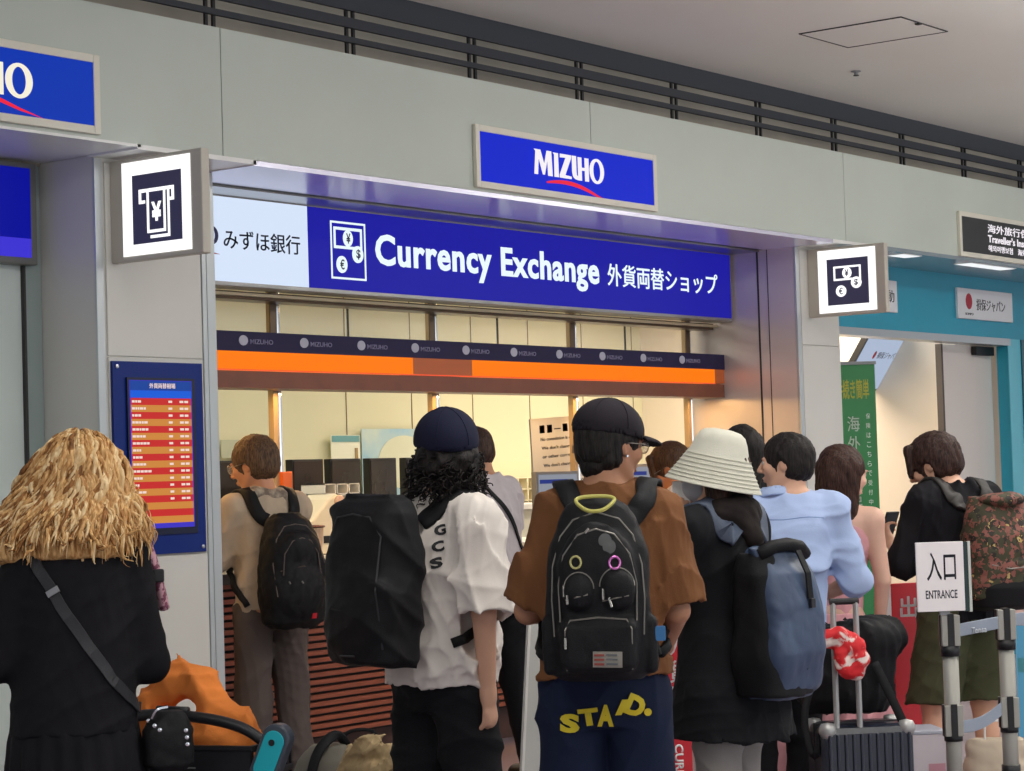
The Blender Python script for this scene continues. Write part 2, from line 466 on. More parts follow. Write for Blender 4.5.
# plenum above the fascia: taupe back wall and dark louvre
struct(bx('wall_plenum', m_taupe, None, 0, 30, 7.75, 7.9, 3.0, 4.6))
lv = thing('ceiling_louvre', 'dark metal louvre with long horizontal slats and paired uprights between fascia and ceiling', 'louvre', (12, 7.3, 3.6))
for z0, z1, y0 in ((3.728,3.757,7.30),(3.803,3.853,7.30),(3.891,4.02,7.30)):
    bx('slat', m_dark, lv, 3, 26, y0, y0+.02, z0, z1)
k = 0
for i in range(-3, 16):
    x = 7.385+.988*i
    MB().box(x-.030, x-.012, 7.322, 7.335, 3.6, 4.02).box(x+.020, x+.038, 7.322, 7.335, 3.6, 4.02).build('upright_pair', m_black, lv)

# fascia: 2.9 m panels with fine joints
mb = MB()
xs = [1.42, 4.322, 7.224, 10.126, 13.014, 15.90, 18.8, 21.7, 24.6]
for a, b in zip(xs, xs[1:]): mb.box(a+.003, b-.003, 7.10, 7.13, 3.026, 3.61)
struct(mb.build('wall_fascia', m_panel))
struct(bx('wall_fascia_core', m_seam, None, 1.4, 26, 7.118, 7.24, 3.028, 3.605))
# soffit under the fascia
struct(bx('trim_2', mat('soffit_panel', (230,230,226), .3, spec=.6), None, 1.4, 6.72, 7.10, 7.80, 3.014, 3.026))
struct(bx('trim_3', m_soffit, None, 7.42, 12.84, 7.10, 7.62, 3.0, 3.024))
struct(bx('trim_4', m_black, None, 7.42, 12.84, 7.62, 7.66, 3.0, 3.05))
struct(bx('trim_5', m_steel, None, 7.42, 12.84, 7.66, 8.2, 2.99, 3.02))
struct(bx('trim_6', mat('teal_side_soffit', (172,186,192), .22, metal=.5), None, 13.42, 26, 7.10, 7.72, 3.0, 3.026))
struct(bx('trim_7', mat('pillar_soffit', (235,234,230), .3), None, 6.70, 7.44, 7.10, 7.42, 3.005, 3.026))
struct(bx('trim_8', MATS['pillar_soffit'], None, 12.84, 13.43, 7.10, 7.42, 3.005, 3.026))
# light strips let into the insurance shop soffit
for x in (13.9, 14.95, 17.4):
    l = thing('recessed_strip_light', {13.9: 'short lit strip in the soffit just right of the square exchange sign', 14.95: 'lit strip in the soffit under the travel insurance sign', 17.4: 'lit soffit strip outside the right picture edge'}[x], 'light', (x, 7.3, 3.0))
    bx('diffuser', emat('strip_light_glow', (235,238,240), 1.1), l, x, x+(.25 if x < 14 else .75), 7.14, 7.26, 2.994, 2.9995)
    bx('rim', m_white, l, x-.01, x+(.26 if x < 14 else .76), 7.13, 7.27, 2.9965, 3.0)

# left pillar
def pillar(name, x0, x1, y1, seams):
    mb = MB(); mb.box(x0+.002, x1-.002, 7.40, y1, 0, 3.012)
    o = struct(mb.build(name, m_pillar))
    return o
pillar('wall_pillar_left', 6.71, 7.442, 8.3, None)
mb = MB()
for z0, z1 in ((0.0,1.225),(1.231,2.119),(2.125,2.985)): mb.box(6.77, 7.352, 7.39, 7.41, z0, z1)
struct(mb.build('trim_9', m_pillar, bevel=.002))
mb = MB().box(6.708, 6.752, 7.388, 7.402, 0, 3.0).box(7.358, 7.384, 7.386, 7.40, 0, 3.0).box(7.39, 7.444, 7.388, 7.402, 0, 3.0)
struct(mb.build('trim_10', mat('pillar_edge_strip', (200,205,205), .3, metal=.4), bevel=.002))
# left recess
m_lw = mat('left_wall_glass_panel', (208,218,212), .3, var=.03, vscale=1)
struct(bx('wall_left', m_lw, None, 2.0, 6.71, 7.77, 7.9, 0, 3.03))
struct(bx('trim_11', mat('left_dark_panel', (150,164,160), .35), None, 6.615, 6.709, 7.755, 7.775, 0, 3.01))
struct(bx('trim_12', m_seam, None, 6.602, 6.615, 7.75, 7.775, 0, 3.01))

# right pillar and the side wall of the recess
pillar('wall_pillar_right', 12.842, 13.425, 8.3, None)
mb = MB()
for z0, z1 in ((0.0,1.225),(1.231,2.35),(2.356,2.985)): mb.box(12.90, 13.40, 7.39, 7.41, z0, z1)
struct(mb.build('trim_13', m_pillar, bevel=.002))
struct(MB().box(12.838, 12.885, 7.386, 7.402, 0, 3.0).build('trim_14', MATS['pillar_edge_strip'], bevel=.002))
struct(MB().box(12.834, 12.8425, 7.672, 7.684, 0, 3.0).box(12.836, 12.8425, 7.60, 7.606, 0, 3.0).build('trim_15', m_seam))
struct(bx('wall_recess_right', mat('recess_side_metal', (222,212,208), .3, metal=.25, spec=.6), None, 12.838, 12.8425, 7.405, 8.3, 0, 3.0))

# insurance shop front
mb = MB().box(13.425, 20, 7.68, 7.78, 2.53, 3.03).box(16.70, 16.92, 7.68, 7.78, 0, 2.53)
struct(mb.build('wall_teal', m_teal))
struct(bx('trim_16', mat('teal_edge', (24,92,108), .3), None, 16.92, 20, 7.66, 7.78, 0, 2.53))
struct(bx('trim_17', m_trim, None, 13.425, 16.70, 7.655, 7.80, 2.475, 2.53))
struct(bx('trim_18', m_tealr, None, 16.69, 16.92, 7.672, 7.68, 0, 2.53))
struct(bx('wall_shop_back', m_shopwall, None, 16.31, 24, 10.6, 10.7, 0, 3.2))
struct(bx('wall_shop_right', m_shopwall, None, 22, 22.1, 7.78, 10.6, 0, 3.2))
struct(bx('ceiling_shop', m_shopwall, None, 13.43, 24, 7.78, 10.6, 3.1, 3.2))
d = struct(bx('door_1', mat('sliding_door_panel', (226,216,208), .35), None, 15.85, 16.72, 7.84, 7.88, .02, 2.475))
bx('door_edge', mat('door_rubber', (88,80,76), .6), d, 15.82, 15.85, 7.835, 7.885, .02, 2.475)
bx('door_closer', m_black, d, 16.35, 16.68, 7.79, 7.835, 2.40, 2.47, .005)

# exchange office room
struct(bx('wall_office_back', m_cream, None, 7.0, 19.5, 10.9, 11.0, 0, 3.2))
struct(bx('wall_office_left', m_cream, None, 7.30, 7.44, 8.3, 11.0, 0, 3.2))
struct(bx('wall_office_right', m_shopwall, None, 16.2, 16.3, 7.9, 10.9, 0, 3.2))
struct(bx('ceiling_office', mat('office_ceiling', (232,226,208), .8), None, 7.0, 16.5, 8.2, 11.0, 3.12, 3.2))
mb = MB()
for i in range(10): mb.box(9.3+.75*i, 9.306+.75*i, 10.895, 10.9, 0, 3.1)
struct(mb.build('trim_19', mat('wall_panel_joint', (128,110,84), .7)))

# ------------------------------------------------------------------ signs
m_frame = mat('sign_frame_paint', (226,222,206), .4)
def flat(mb, poly, M, th): mb.prism(poly, M, th)
def ellring(mb, cx, cy, rx, ry, tx, ty, M, th, n=36):
    o = [(cx+rx*math.cos(2*PI*k/n), cy+ry*math.sin(2*PI*k/n)) for k in range(n)]
    i = [(cx+(rx-tx)*math.cos(2*PI*k/n), cy+(ry-ty)*math.sin(2*PI*k/n)) for k in range(n)]
    vs = [M @ Vector((x, y, z)) for z in (0, th) for lst in (o, i) for x, y in lst]; fs = []
    for k in range(n):
        j = (k+1) % n
        fs += [(2*n+k, 2*n+j, 3*n+j, 3*n+k), (k, n+k, n+j, j), (k, j, 2*n+j, 2*n+k), (n+k, 3*n+k, 3*n+j, n+j)]
    mb.add(vs, fs)
def disc(mb, cx, cy, rx, ry, M, th, n=36):
    mb.prism([(cx+rx*math.cos(2*PI*k/n), cy+ry*math.sin(2*PI*k/n)) for k in range(n)], M, th)
def wordmark(parent, x0, x1, z0, z1, y, mw, mr, swoosh):
    """serif capitals with narrow U-H ligature and a red stroke below"""
    W = x1-x0; H = z1-z0
    def P(pts, ox): return [((ox+px)*W, py*H) for px, py in pts]
    M = Matrix.Translation((x0, y, z0)) @ FR; th = .004
    mb = MB()
    mb.prism(P([(0,0),(.045,0),(.06,.70),(.118,.02),(.14,.02),(.185,.68),(.19,0),(.25,0),(.238,1),(.178,1),(.138,.42),(.085,1),(.0,1),(.022,.93)], 0), M, th)
    mb.prism(P([(.015,0),(.072,0),(.068,.93),(.068,.97),(.0,.97),(.018,.9)], .265), M, th)
    mb.prism(P([(0,0),(.165,0),(.165,.10),(.075,.13),(.165,.86),(.165,.97),(.01,.97),(.01,.82),(.09,.84),(0,.12)], .355), M, th)
    mb.prism(P([(.0,.97),(.0,.3),(.012,.12),(.04,.03),(.085,0),(.135,0),(.135,.42),(.185,.42),(.185,0),(.238,0),(.238,.95),(.185,.95),(.185,.54),(.135,.54),(.135,.95),(.085,.95),(.085,.13),(.062,.2),(.057,.35),(.057,.97)], .535), M, th)
    ellring(mb, .895*W, .48*H, .105*W, .52*H, .05*W, .11*H, M, th)
    mb.build('wordmark', mw, parent)
    # red stroke
    sx0, sx1, sz0, sz1 = swoosh; top = []; bot = []
    for i in range(17):
        t = i/16; x = sx0+(sx1-sx0)*t; c = sz0+(sz1-sz0)*(t**1.9)+.018*math.sin(PI*min(1, t*1.25))
        w = .016*math.sin(PI*min(1, .08+t*.95))**.7*(1-.35*t)
        top.append((x, c+w)); bot.append((x, c-w*.6))
    mb = MB(); mb.prism(bot+top[::-1], Matrix.Translation((0, y, 0)) @ FR, .004)
    mb.build('emblem_stroke', mr, parent)
def wall_sign(name, label, cat, x0, x1, z0, z1, face, fw=.035, yb=7.10, d=.02):
    t = thing(name, label, cat, ((x0+x1)/2, yb-.03, z0))
    mb = MB().box(x0-fw, x0, yb-d-.005, yb-.001, z0-fw, z1+fw).box(x1, x1+fw, yb-d-.005, yb-.001, z0-fw, z1+fw)
    mb.box(x0, x1, yb-d-.005, yb-.001, z1, z1+fw).box(x0, x1, yb-d-.005, yb-.001, z0-fw, z0)
    mb.build('frame', m_frame, t, .003)
    bx('panel', face, t, x0, x1, yb-d, yb-.001, z0, z1)
    return t
blueA = emat('sign_blue_lit', (0,32,200), 1.0)
blueB = emat('sign_blue_left_lit', (0,50,172), 1.0)
whiteE = emat('sign_white_lit', (246,240,246), 1.0)
redE = emat('sign_red_lit', (232,34,62), 1.0)
t = wall_sign('bank_sign', 'blue lit sign with white capitals over a red stroke, above the long exchange sign', 'sign', 9.09, 10.71, 3.075, 3.335, blueA)
wordmark(t, 9.56, 10.21, 3.155, 3.29, 7.08, whiteE, redE, (9.67, 10.27, 3.118, 3.055))
t = wall_sign('bank_sign', 'blue lit sign cut by the left picture edge, only its last letters showing', 'sign', 5.0, 6.435, 3.075, 3.345, blueB)
wordmark(t, 5.42, 6.10, 3.15, 3.29, 7.08, emat('sign_cream_lit', (245,238,218), 1.), redE, (5.52, 6.15, 3.145, 3.075))
t = wall_sign('insurance_sign', 'dark grey sign with white travel insurance lettering on the fascia at right', 'sign', 14.70, 17.3, 3.062, 3.318, mat('sign_dark_face', (52,52,52), .4))
lettering('lettering', '海外旅行保険', whiteE, t, 15.13, 15.98, 3.225, 3.29, place(FR, 0, 7.08), .01)
lettering('lettering', "Traveller's Insurance", whiteE, t, 15.13, 16.05, 3.155, 3.212, place(FR, 0, 7.08), .02)
lettering('lettering', '해외여행보험　海外旅游保险', whiteE, t, 15.13, 16.1, 3.088, 3.137, place(FR, 0, 7.08), .01)

# big lit exchange sign in the recess
t = thing('exchange_sign', 'long lit sign reading Currency Exchange, white bank name panel at its left end', 'sign', (10.1, 7.9, 2.55))
X0, X1, Z0, Z1, Y = 7.45, 12.80, 2.557, 2.983, 7.87
bx('casing', m_steel, t, X0, X1+.012, Y+.003, Y+.14, Z0-.022, Z1+.012, .004)
blueC = emat('exchange_sign_blue', (28,27,158), 1.0)
m = emat('exchange_sign_white', (214,228,250), 1.0)
bx('white_panel', m, t, X0, 8.618, Y, Y+.05, Z0, Z1)
bx('blue_panel', blueC, t, 8.62, X1, Y, Y+.05, Z0, Z1)
inkE = mat('sign_ink_navy', (30,34,92), .5)
M = place(FR, 0, Y)
lettering('bank_name', 'みずほ銀行', inkE, t, 7.995, 8.557, 2.722, 2.822, M, .008)
whB = emat('exchange_lettering_lit', (236,250,255), 1.0)
lettering('lettering', 'Currency Exchange', whB, t, 9.155, 11.262, 2.655, 2.878, M, .026, .004, 1.08)
lettering('japanese_lettering', '外貨両替ショップ', whB, t, 11.355, 12.635, 2.705, 2.845, M, .014)
wordmark(t, 7.52, 7.955, 2.74, 2.83, Y-.001, inkE, mat('sign_ink_red', (190,30,60), .5), (7.6, 7.965, 2.70, 2.69))

def money_icon(parent, M, s, mw, md, box=True):
    """bank note with a yen disc, a dollar disc and a euro disc; M's plane, s = half size"""
    mb = MB(); th = .003
    def rect(x0, x1, y0, y1, w):
        for a, b, c, d in ((x0, x1, y1-w, y1), (x0, x1, y0, y0+w), (x0, x0+w, y0, y1), (x1-w, x1, y0, y1)): mb.box(a, b, c, d, 0, th, M)
    if box: rect(-s, s, -s*1.02, s*1.02, s*.07)
    rect(-s*.82, s*.80, s*.06, s*.82, s*.10)
    disc(mb, -.02*s, s*.44, s*.27, s*.29, M, th*1.6); disc(mb, s*.52, -s*.10, s*.30, s*.30, M, th*2.4); disc(mb, -s*.40, -s*.50, s*.30, s*.30, M, th*1.6)
    mb.build('pictogram', mw, parent)
    for ch, cx, cy, q in (('¥', -.02, .44, 1.8), ('$', .52, -.10, 2.6), ('€', -.40, -.50, 1.8)):
        lettering('currency_symbol', ch, md, parent, (cx-.12)*s, (cx+.12)*s, (cy-.18)*s, (cy+.18)*s, M @ Matrix.Translation((0, 0, th*q)), .02, .001)
money_icon(t, Matrix.Translation((8.935, Y, 2.768)) @ FR @ Matrix.Diagonal((1.0, 1.08, 1, 1)), .14, whB, inkE)

# two projecting square signs
def flag_sign(x, kind, label):
    t = thing('projecting_sign', label, 'sign', (x, 7.1, 2.54))
    mb = MB()
    bx('casing', mat('flag_sign_casing', (196,190,176), .45), t, x, x+.05, 6.815, 7.39, 2.535, 2.99, .006)
    bx('lightbox', emat('flag_sign_white', (252,252,252), 1.25), t, x-.004, x+.02, 6.882, 7.308, 2.557, 2.972)
    md = mat('flag_sign_dark', (52,52,72), .4, emit=.5, ecol=(56,54,78))
    bx('dark_field', md, t, x-.007, x, 6.935, 7.24, 2.605, 2.91)
    M = Matrix.Translation((x-.007, 7.0875, 2.7575)) @ FL
    if kind == 'note': money_icon(t, M, .125, MATS['flag_sign_white'], md, False)
    else:
        mb = MB(); th = .003; s = .115
        def r(a, b, c, d): mb.box(a*s, b*s, c*s, d*s, 0, th, M)
        r(-.95,.95,.62,.75); r(-.95,-.83,.2,.62); r(.83,.95,.2,.62); r(-.83,-.62,.2,.32); r(.62,.83,.2,.32)
        r(-.52,-.42,-.95,.62); r(.38,.48,-.95,.62); r(-.42,.38,-.95,-.84); r(.6,.70,-1.1,.62); r(-.35,.70,-1.16,-1.05)
        mb.build('pictogram', MATS['flag_sign_white'], t)
        lettering('currency_symbol', '¥', MATS['flag_sign_white'], t, -.27*s, .25*s, -.52*s, .22*s, M, .03, .003)
    mb = MB()
flag_sign(6.80, 'atm', 'square lit sign with a yen banknote in a cash slot, projecting from the left pillar')
flag_sign(13.0, 'note', 'square lit sign with note and yen, dollar and euro discs, projecting from the right pillar')

# screen on the wall at far left
t = thing('wall_screen', 'blue screen in a grey frame mounted at the far left beside the pillar', 'screen', (6.0, 7.74, 2.54))
bx('frame', mat('screen_frame', (112,112,106), .4), t, 5.6, 6.645, 7.70, 7.77, 2.545, 3.0, .004)
bx('screen', emat('screen_deep_blue', (8,16,150), 1.), t, 5.63, 6.605, 7.695, 7.71, 2.66, 2.975)
bx('screen_band', emat('screen_violet_blue', (62,52,210), 1.), t, 5.63, 6.605, 7.695, 7.71, 2.575, 2.66)

# exchange rate board
t = thing('rate_board', 'navy board with a screen of red and orange rate rows on the left pillar', 'rate board', (7.05, 7.37, 1.234))
bx('board', mat('board_navy', (14,42,120), .3, spec=.25), t, 6.776, 7.329, 7.372, 7.389, 1.234, 2.101, .003)
SX0, SX1, SZ0, SZ1 = 6.862, 7.246, 1.352, 2.017
bx('screen_bezel', mat('bezel_blue_black', (10,16,52), .3), t, SX0-.012, SX1+.022, 7.362, 7.374, SZ0-.03, SZ1+.012)
yy = 7.361
bx('screen', emat('rate_edge_violet', (62,52,190), 1.), t, SX0, SX1, yy, yy+.008, SZ0, SZ1)
bx('header', emat('rate_header_blue', (26,66,150), 1.), t, SX0+.004, SX1-.004, yy-.001, yy+.004, SZ1-.045, SZ1-.003)
bx('header', emat('rate_header_bright', (24,92,214), 1.), t, SX0+.004, SX1-.004, yy-.001, yy+.004, SZ1-.078, SZ1-.046)
rE = emat('rate_row_red', (196,46,44), 1.); oE = emat('rate_row_orange', (204,134,62), 1.); wE = emat('rate_text_white', (240,215,205), 1.)
n = 18; zt = SZ1-.08; zb = SZ0+.022; hh = (zt-zb)/n
mr = MB(); mo = MB(); mt = MB(); rr = random.Random(3)
for i in range(n):
    q = mr if i % 2 == 0 else mo
    q.box(SX0+.006, SX1-.006, yy-.001, yy+.004, zt-(i+1)*hh, zt-i*hh)
    if i < 15:
        zc = zt-(i+.5)*hh; x = SX0+.012
        for w_ in [rr.uniform(.008, .02) for _ in range(rr.randint(2, 5))]:
            mt.box(x, x+w_, yy-.003, yy-.001, zc-.005, zc+.005); x += w_+.005
        for cx in (SX0+.235, SX0+.305, SX0+.335): mt.box(cx, cx+.022, yy-.003, yy-.001, zc-.005, zc+.005)
mr.build('rate_row', rE, t); mo.build('rate_row', oE, t); mt.build('figures', wE, t)
lettering('heading', '外貨両替相場', wE, t, SX0+.12, SX0+.28, SZ1-.036, SZ1-.012, place(FR, 0, yy-.001), .01, .001)
for x, z in ((6.80, 2.077), (7.305, 1.258)):
    MB().lathe([(0,0),(.009,0),(.009,.005),(0,.007)], Matrix.Translation((x, 7.372, z)) @ FR, 14).build('fixing_stud', m_trim, t)

# signs on the teal front
def plate(x0, x1, z0, z1, label):
    t = thing('logo_plate', label, 'sign', ((x0+x1)/2, 7.67, z0))
    bx('panel', mat('plate_white', (236,236,238), .4), t, x0, x1, 7.655, 7.679, z0, z1, .003)
    return t
ink = mat('print_ink_dark', (44,44,50), .6); inkR = mat('print_ink_red', (176,34,52), .5)
t = plate(15.78, 16.765, 2.662, 2.90, 'white plate with a red oval mark and black Japanese company lettering on the teal front')
mb = MB(); disc(mb, 15.97, 2.80, .055, .062, place(FR, 0, 7.655), .002); mb.build('red_mark', inkR, t)
lettering('lettering', '損保ジャパン', ink, t, 16.10, 16.62, 2.735, 2.825, place(FR, 0, 7.655), 0)
lettering('lettering', 'SOMPO', ink, t, 15.90, 16.04, 2.692, 2.71, place(FR, 0, 7.655), 0)
t = plate(14.1, 14.78, 2.662, 2.895, 'white plate with black Japanese lettering, half hidden by the projecting exchange sign')
lettering('lettering', '損保自動', ink, t, 14.2, 14.73, 2.735, 2.825, place(FR, 0, 7.655), 0)

# tilted screen hung inside the insurance shop
t = thing('hanging_screen', 'pale blue screen tilted downwards under the shop ceiling behind the teal door head', 'screen', (16.1, 8.6, 2.35))
TM = Matrix.Translation((16.02, 8.45, 2.40)) @ Matrix.Rotation(math.radians(34), 4, 'X')
def tb(name, m, a): MB().box(*a, M=TM).build(name, m, t)
tb('casing', m_black, (-.42,.42,0,.05,-.30,.30)); tb('screen', emat('tilted_screen_glow', (168,182,206), 1.), (-.40,.40,-.004,.002,-.28,.28))
lettering('lettering', '損保ジャパン', ink, t, -.12, .22, .0, .06, TM @ Matrix.Translation((0,-.004,0)) @ FR, 0, .001)
mb = MB(); disc(mb, -.17, .03, .02, .035, TM @ Matrix.Translation((0,-.004,0)) @ FR, .001); mb.build('red_mark', inkR, t)
MB().tube([(16.0, 8.5, 2.5), (16.0, 8.6, 3.1)], .02, 8).build('bracket', m_black, t)
# ------------------------------------------------------------------ exchange counter
m_slat = mat('counter_slat_wood', (150,78,50), .45, var=.18, vscale=6, stretch=(.6,6,20))
m_ctop = mat('counter_top_dark', (52,38,30), .3, var=.1, vscale=12)
t = thing('exchange_counter', 'long service counter clad in reddish wood slats with a dark worktop', 'counter', (10.1, 8.2, 0))
bx('body', mat('counter_core_black', (14,11,10), .7), t, 7.445, 12.83, 8.03, 8.55, .19, 1.035)
bx('plinth', mat('counter_plinth', (74,44,34), .5), t, 7.445, 12.83, 8.10, 8.5, 0, .19)
mb = MB(); z = .205
while z < 1.02: mb.box(7.445, 12.83, 8.0, 8.03, z, z+.0235); z += .0385
mb.build('slat_cladding', m_slat, t)
bx('worktop', m_ctop, t, 7.445, 12.83, 7.975, 8.62, 1.035, 1.09, .004)
t = thing('notice_sheet', 'white notice sheet with small print fixed to the wood slats of the counter', 'notice', (10.35, 7.99, .53))
bx('sheet', mat('paper_white', (222,220,216), .6), t, 10.24, 10.43, 7.994, 7.999, .53, .80)
mb = MB(); rr = random.Random(5)
for i in range(11): mb.box(10.26, 10.26+rr.uniform(.08, .15), 7.992, 7.994, .77-.02*i, .775-.02*i)
mb.build('print', ink, t)

# head band of the counter: navy strip with little coins, orange glowing strip, bronze strip
t = thing('counter_canopy', 'navy and glowing orange light band running above the whole counter', 'canopy', (10.1, 7.97, 2.03))
bx('navy_band', mat('canopy_navy', (34,28,60), .5, emit=.12, ecol=(44,40,74), spec=.2), t, 7.445, 12.82, 7.95, 8.16, 2.217, 2.318)
orE = emat('canopy_orange_glow', (250,120,8), 1.05); brE = mat('canopy_brown_shade', (150,76,34), .4, emit=.5, ecol=(140,66,28))  # brown stretches: shade on the orange band, put into the strip colour
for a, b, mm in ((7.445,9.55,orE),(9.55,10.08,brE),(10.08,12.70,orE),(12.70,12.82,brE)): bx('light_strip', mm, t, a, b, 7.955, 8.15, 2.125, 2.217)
bx('edge_line', emat('canopy_edge_line', (255,96,60), .9), t, 7.445, 12.70, 7.952, 7.96, 2.119, 2.125)
bx('bronze_band', mat('canopy_bronze', (128,72,48), .35, var=.08), t, 7.445, 12.82, 7.958, 8.15, 2.03, 2.117)
for i in range(10):
    x = 8.17+.455*i; mb = MB(); M_ = place(FR, 0, 7.95)
    disc(mb, x+.03, 2.272, .032, .026, M_, .003, 20); mb.build('coin_mark', mat('coin_mark_pale', (150,148,160), .5, emit=.3), t)
    lettering('small_lettering', 'MIZUHO', mat('small_lettering_grey', (112,108,132), .5, emit=.2), t, x+.08, x+.25, 2.255, 2.28, M_, .02, .001)
l_ = area('canopy_lamp', (10.1, 8.05, 2.02), (5.2, .1), 40, (1, .55, .18))
l_ = area('office_warm_lamp', (14.6, 9.3, 2.9), (1.6, 1.0), 34, (1, .62, .25))
# posts between counter and sign
for i, x in enumerate((8.65, 9.98, 11.37, 12.70)):
    lab = ['bronze and chrome counter post with an orange sleeve at its foot, beside the grey-shirted man', 'slim bronze counter post above the curly-haired person', 'slim bronze counter post behind the brown-shirted man', 'slim bronze counter post next to the right side wall'][i]
    t = thing('counter_post', lab, 'post', (x, 8.1, 1.09), group=None)
    bx('post', mat('post_bronze', (168,146,112), .4, metal=.3), t, x-.012, x+.024, 8.165, 8.205, 1.09, 2.6, .003)
    bx('upper_sleeve', m_brown, t, x-.03, x+.02, 8.155, 8.163, 2.32, 2.56)
    MB().tube([(x+.055, 8.19, 1.09), (x+.055, 8.19, 2.56)], .016, 12).build('chrome_rod', mat('chrome', (225,228,232), .08, metal=1.), t)
    if i == 0: bx('orange_sleeve', mat('orange_sleeve', (206,98,34), .4), t, x+.02, x+.095, 8.14, 8.24, 1.09, 1.60, .004)
t = thing('sign_rail', 'bronze rail running under the long lit exchange sign', 'rail', (10, 7.95, 2.49))
MB().box(7.45, 12.81, 8.02, 8.15, 2.49, 2.532).build('rail', m_brown, t, .004)
MB().box(7.45, 12.81, 7.985, 8.02, 2.505, 2.52).build('light_strip', mat('rail_pale_strip', (222,206,170), .3, metal=.4), t)
gm = mat('clear_glass', (240,246,246), .02, alpha=.14)
for i, (a, b) in enumerate(((7.45,8.62),(8.72,9.95),(10.05,11.34),(11.44,12.66))):
    g = struct(bx('window_%d' % (i+1), gm, None, a, b, 8.185, 8.193, 2.318, 2.515))
    MB().box(a+(b-a)*.45, a+(b-a)*.45+.006, 8.183, 8.195, 2.318, 2.515).build('glazing_joint', m_seam, g)

# ---------------------------------------------------------- things on and behind the counter
m_pap = MATS['paper_white']; m_scr = mat('dark_screen_glass', (44,38,38), .18, var=.3, vscale=3)
m_equip = mat('equipment_shell', (214,214,198), .45)
# back counter and dark screens on the back wall side
t = thing('back_counter', 'pale back counter running along the office behind the service counter', 'counter', (11, 10, 0))
bx('cabinet', m_equip, t, 9.4, 16.1, 9.9, 10.5, 0, 1.30); bx('worktop', m_white, t, 9.38, 16.12, 9.86, 10.52, 1.30, 1.34, .004)
sx = [(10.02,10.34),(10.40,10.66),(10.72,11.10),(11.16,11.42),(11.62,11.92),(12.06,12.30)]
slab = ['dark upright screen left of the grey-shirted man', 'dark upright screen behind the grey-shirted man', 'dark upright screen just right of the orange post sleeve', 'dark upright screen second to the right of the orange sleeve', 'dark upright screen left of the curly hair', 'dark upright screen touching the curly hair']
sx = [(9.92,10.20),(10.24,10.50),(10.60,10.90),(10.97,11.27),(11.36,11.64),(11.74,12.0)]
for i, (a, b) in enumerate(sx):
    t = thing('dark_screen', slab[i], 'screen', ((a+b)/2, 9.9, 1.34), group='dark screens on the back counter')
    bx('frame', m_black, t, a, b, 9.87, 9.93, 1.375, 1.695, .004); bx('screen', m_scr, t, a+.012, b-.012, 9.866, 9.872, 1.39, 1.68)
    bx('foot', m_black, t, (a+b)/2-.07, (a+b)/2+.07, 9.88, 10.0, 1.34, 1.352); bx('neck', m_black, t, (a+b)/2-.02, (a+b)/2+.02, 9.90, 9.93, 1.35, 1.4)
# counting machines: wedge-shaped pale shells
def machine(x, y, label, s=1., col=None, z=1.09):
    z = 1.125; t = thing('counting_machine', label, 'machine', (x, y, z))
    M_ = Matrix.Translation((x, y+.11*s, z)) @ Matrix(((1,0,0,0),(0,0,-1,0),(0,1,0,0),(0,0,0,1)))
    mb = MB(); mb.prism([(-.19*s,0),(.14*s,0),(.14*s,.31*s),(.10*s,.33*s),(.03*s,.30*s),(-.10*s,.19*s),(-.19*s,.16*s)], M_, .22*s)
    mb.build('shell', m_equip, t, .012)
    bx('hopper_slot', m_black, t, x-.02*s, x+.1*s, y-.115*s, y-.108*s, z+.06*s, z+.10*s)
    bx('keypad', m_grey, t, x-.16*s, x-.05*s, y-.112*s, y-.108*s, z+.05*s, z+.11*s)
    MB().lathe([(0,0),(.035*s,0),(.038*s,.01),(.03*s,.02),(0,.022)], Matrix.Translation((x+.11*s, y-.11*s, z+.285*s)) @ FR, 20).build('dial', mat('dial_pinkish', (206,176,160), .4), t)
machine(9.62, 8.82, 'white wedge-shaped counting machine on the counter right of the striped cup', 1.05)
machine(10.12, 8.95, 'white counting machine partly behind the black backpack', 1.)
machine(9.22, 9.0, 'pale counting machine behind the orange post sleeve', .95)
machine(8.55, 9.05, 'pale machine at the left end of the counter in front of the grey-shirted man', .9)
def tray(x, y, z, n, m_, label):
    t = thing('letter_tray', label, 'tray', (x, y, z))
    w_, h_ = .10, .065
    for j in range(m_):
        mb = MB()
        for i in range(n):
            a = x+i*(w_+.012); c = z+j*(h_+.004)
            mb.box(a, a+w_, y, y+.2, c, c+.006).box(a, a+w_, y, y+.2, c+h_-.006, c+h_).box(a, a+.006, y, y+.2, c, c+h_).box(a+w_-.006, a+w_, y, y+.2, c, c+h_)
        mb.build('tier', m_white, t)
    bx('back_panel', m_black, t, x, x+n*(w_+.012)-.012, y+.2, y+.205, z, z+m_*(h_+.004))
tray(10.28, 9.30, 1.12, 3, 6, 'white stacked letter trays with dark openings beside the dark screens')
tray(8.98, 9.30, 1.12, 1, 6, 'narrow white letter tray stack at the left edge of the office')
struct_t = thing('desk', 'pale office desk behind the counter carrying the trays', 'desk', (10, 9.4, 0))
bx('desk_top', m_white, struct_t, 7.6, 12.4, 8.66, 9.65, 1.09, 1.12, .003); bx('desk_panel', m_equip, struct_t, 7.65, 12.35, 8.7, 9.6, 0, 1.09)
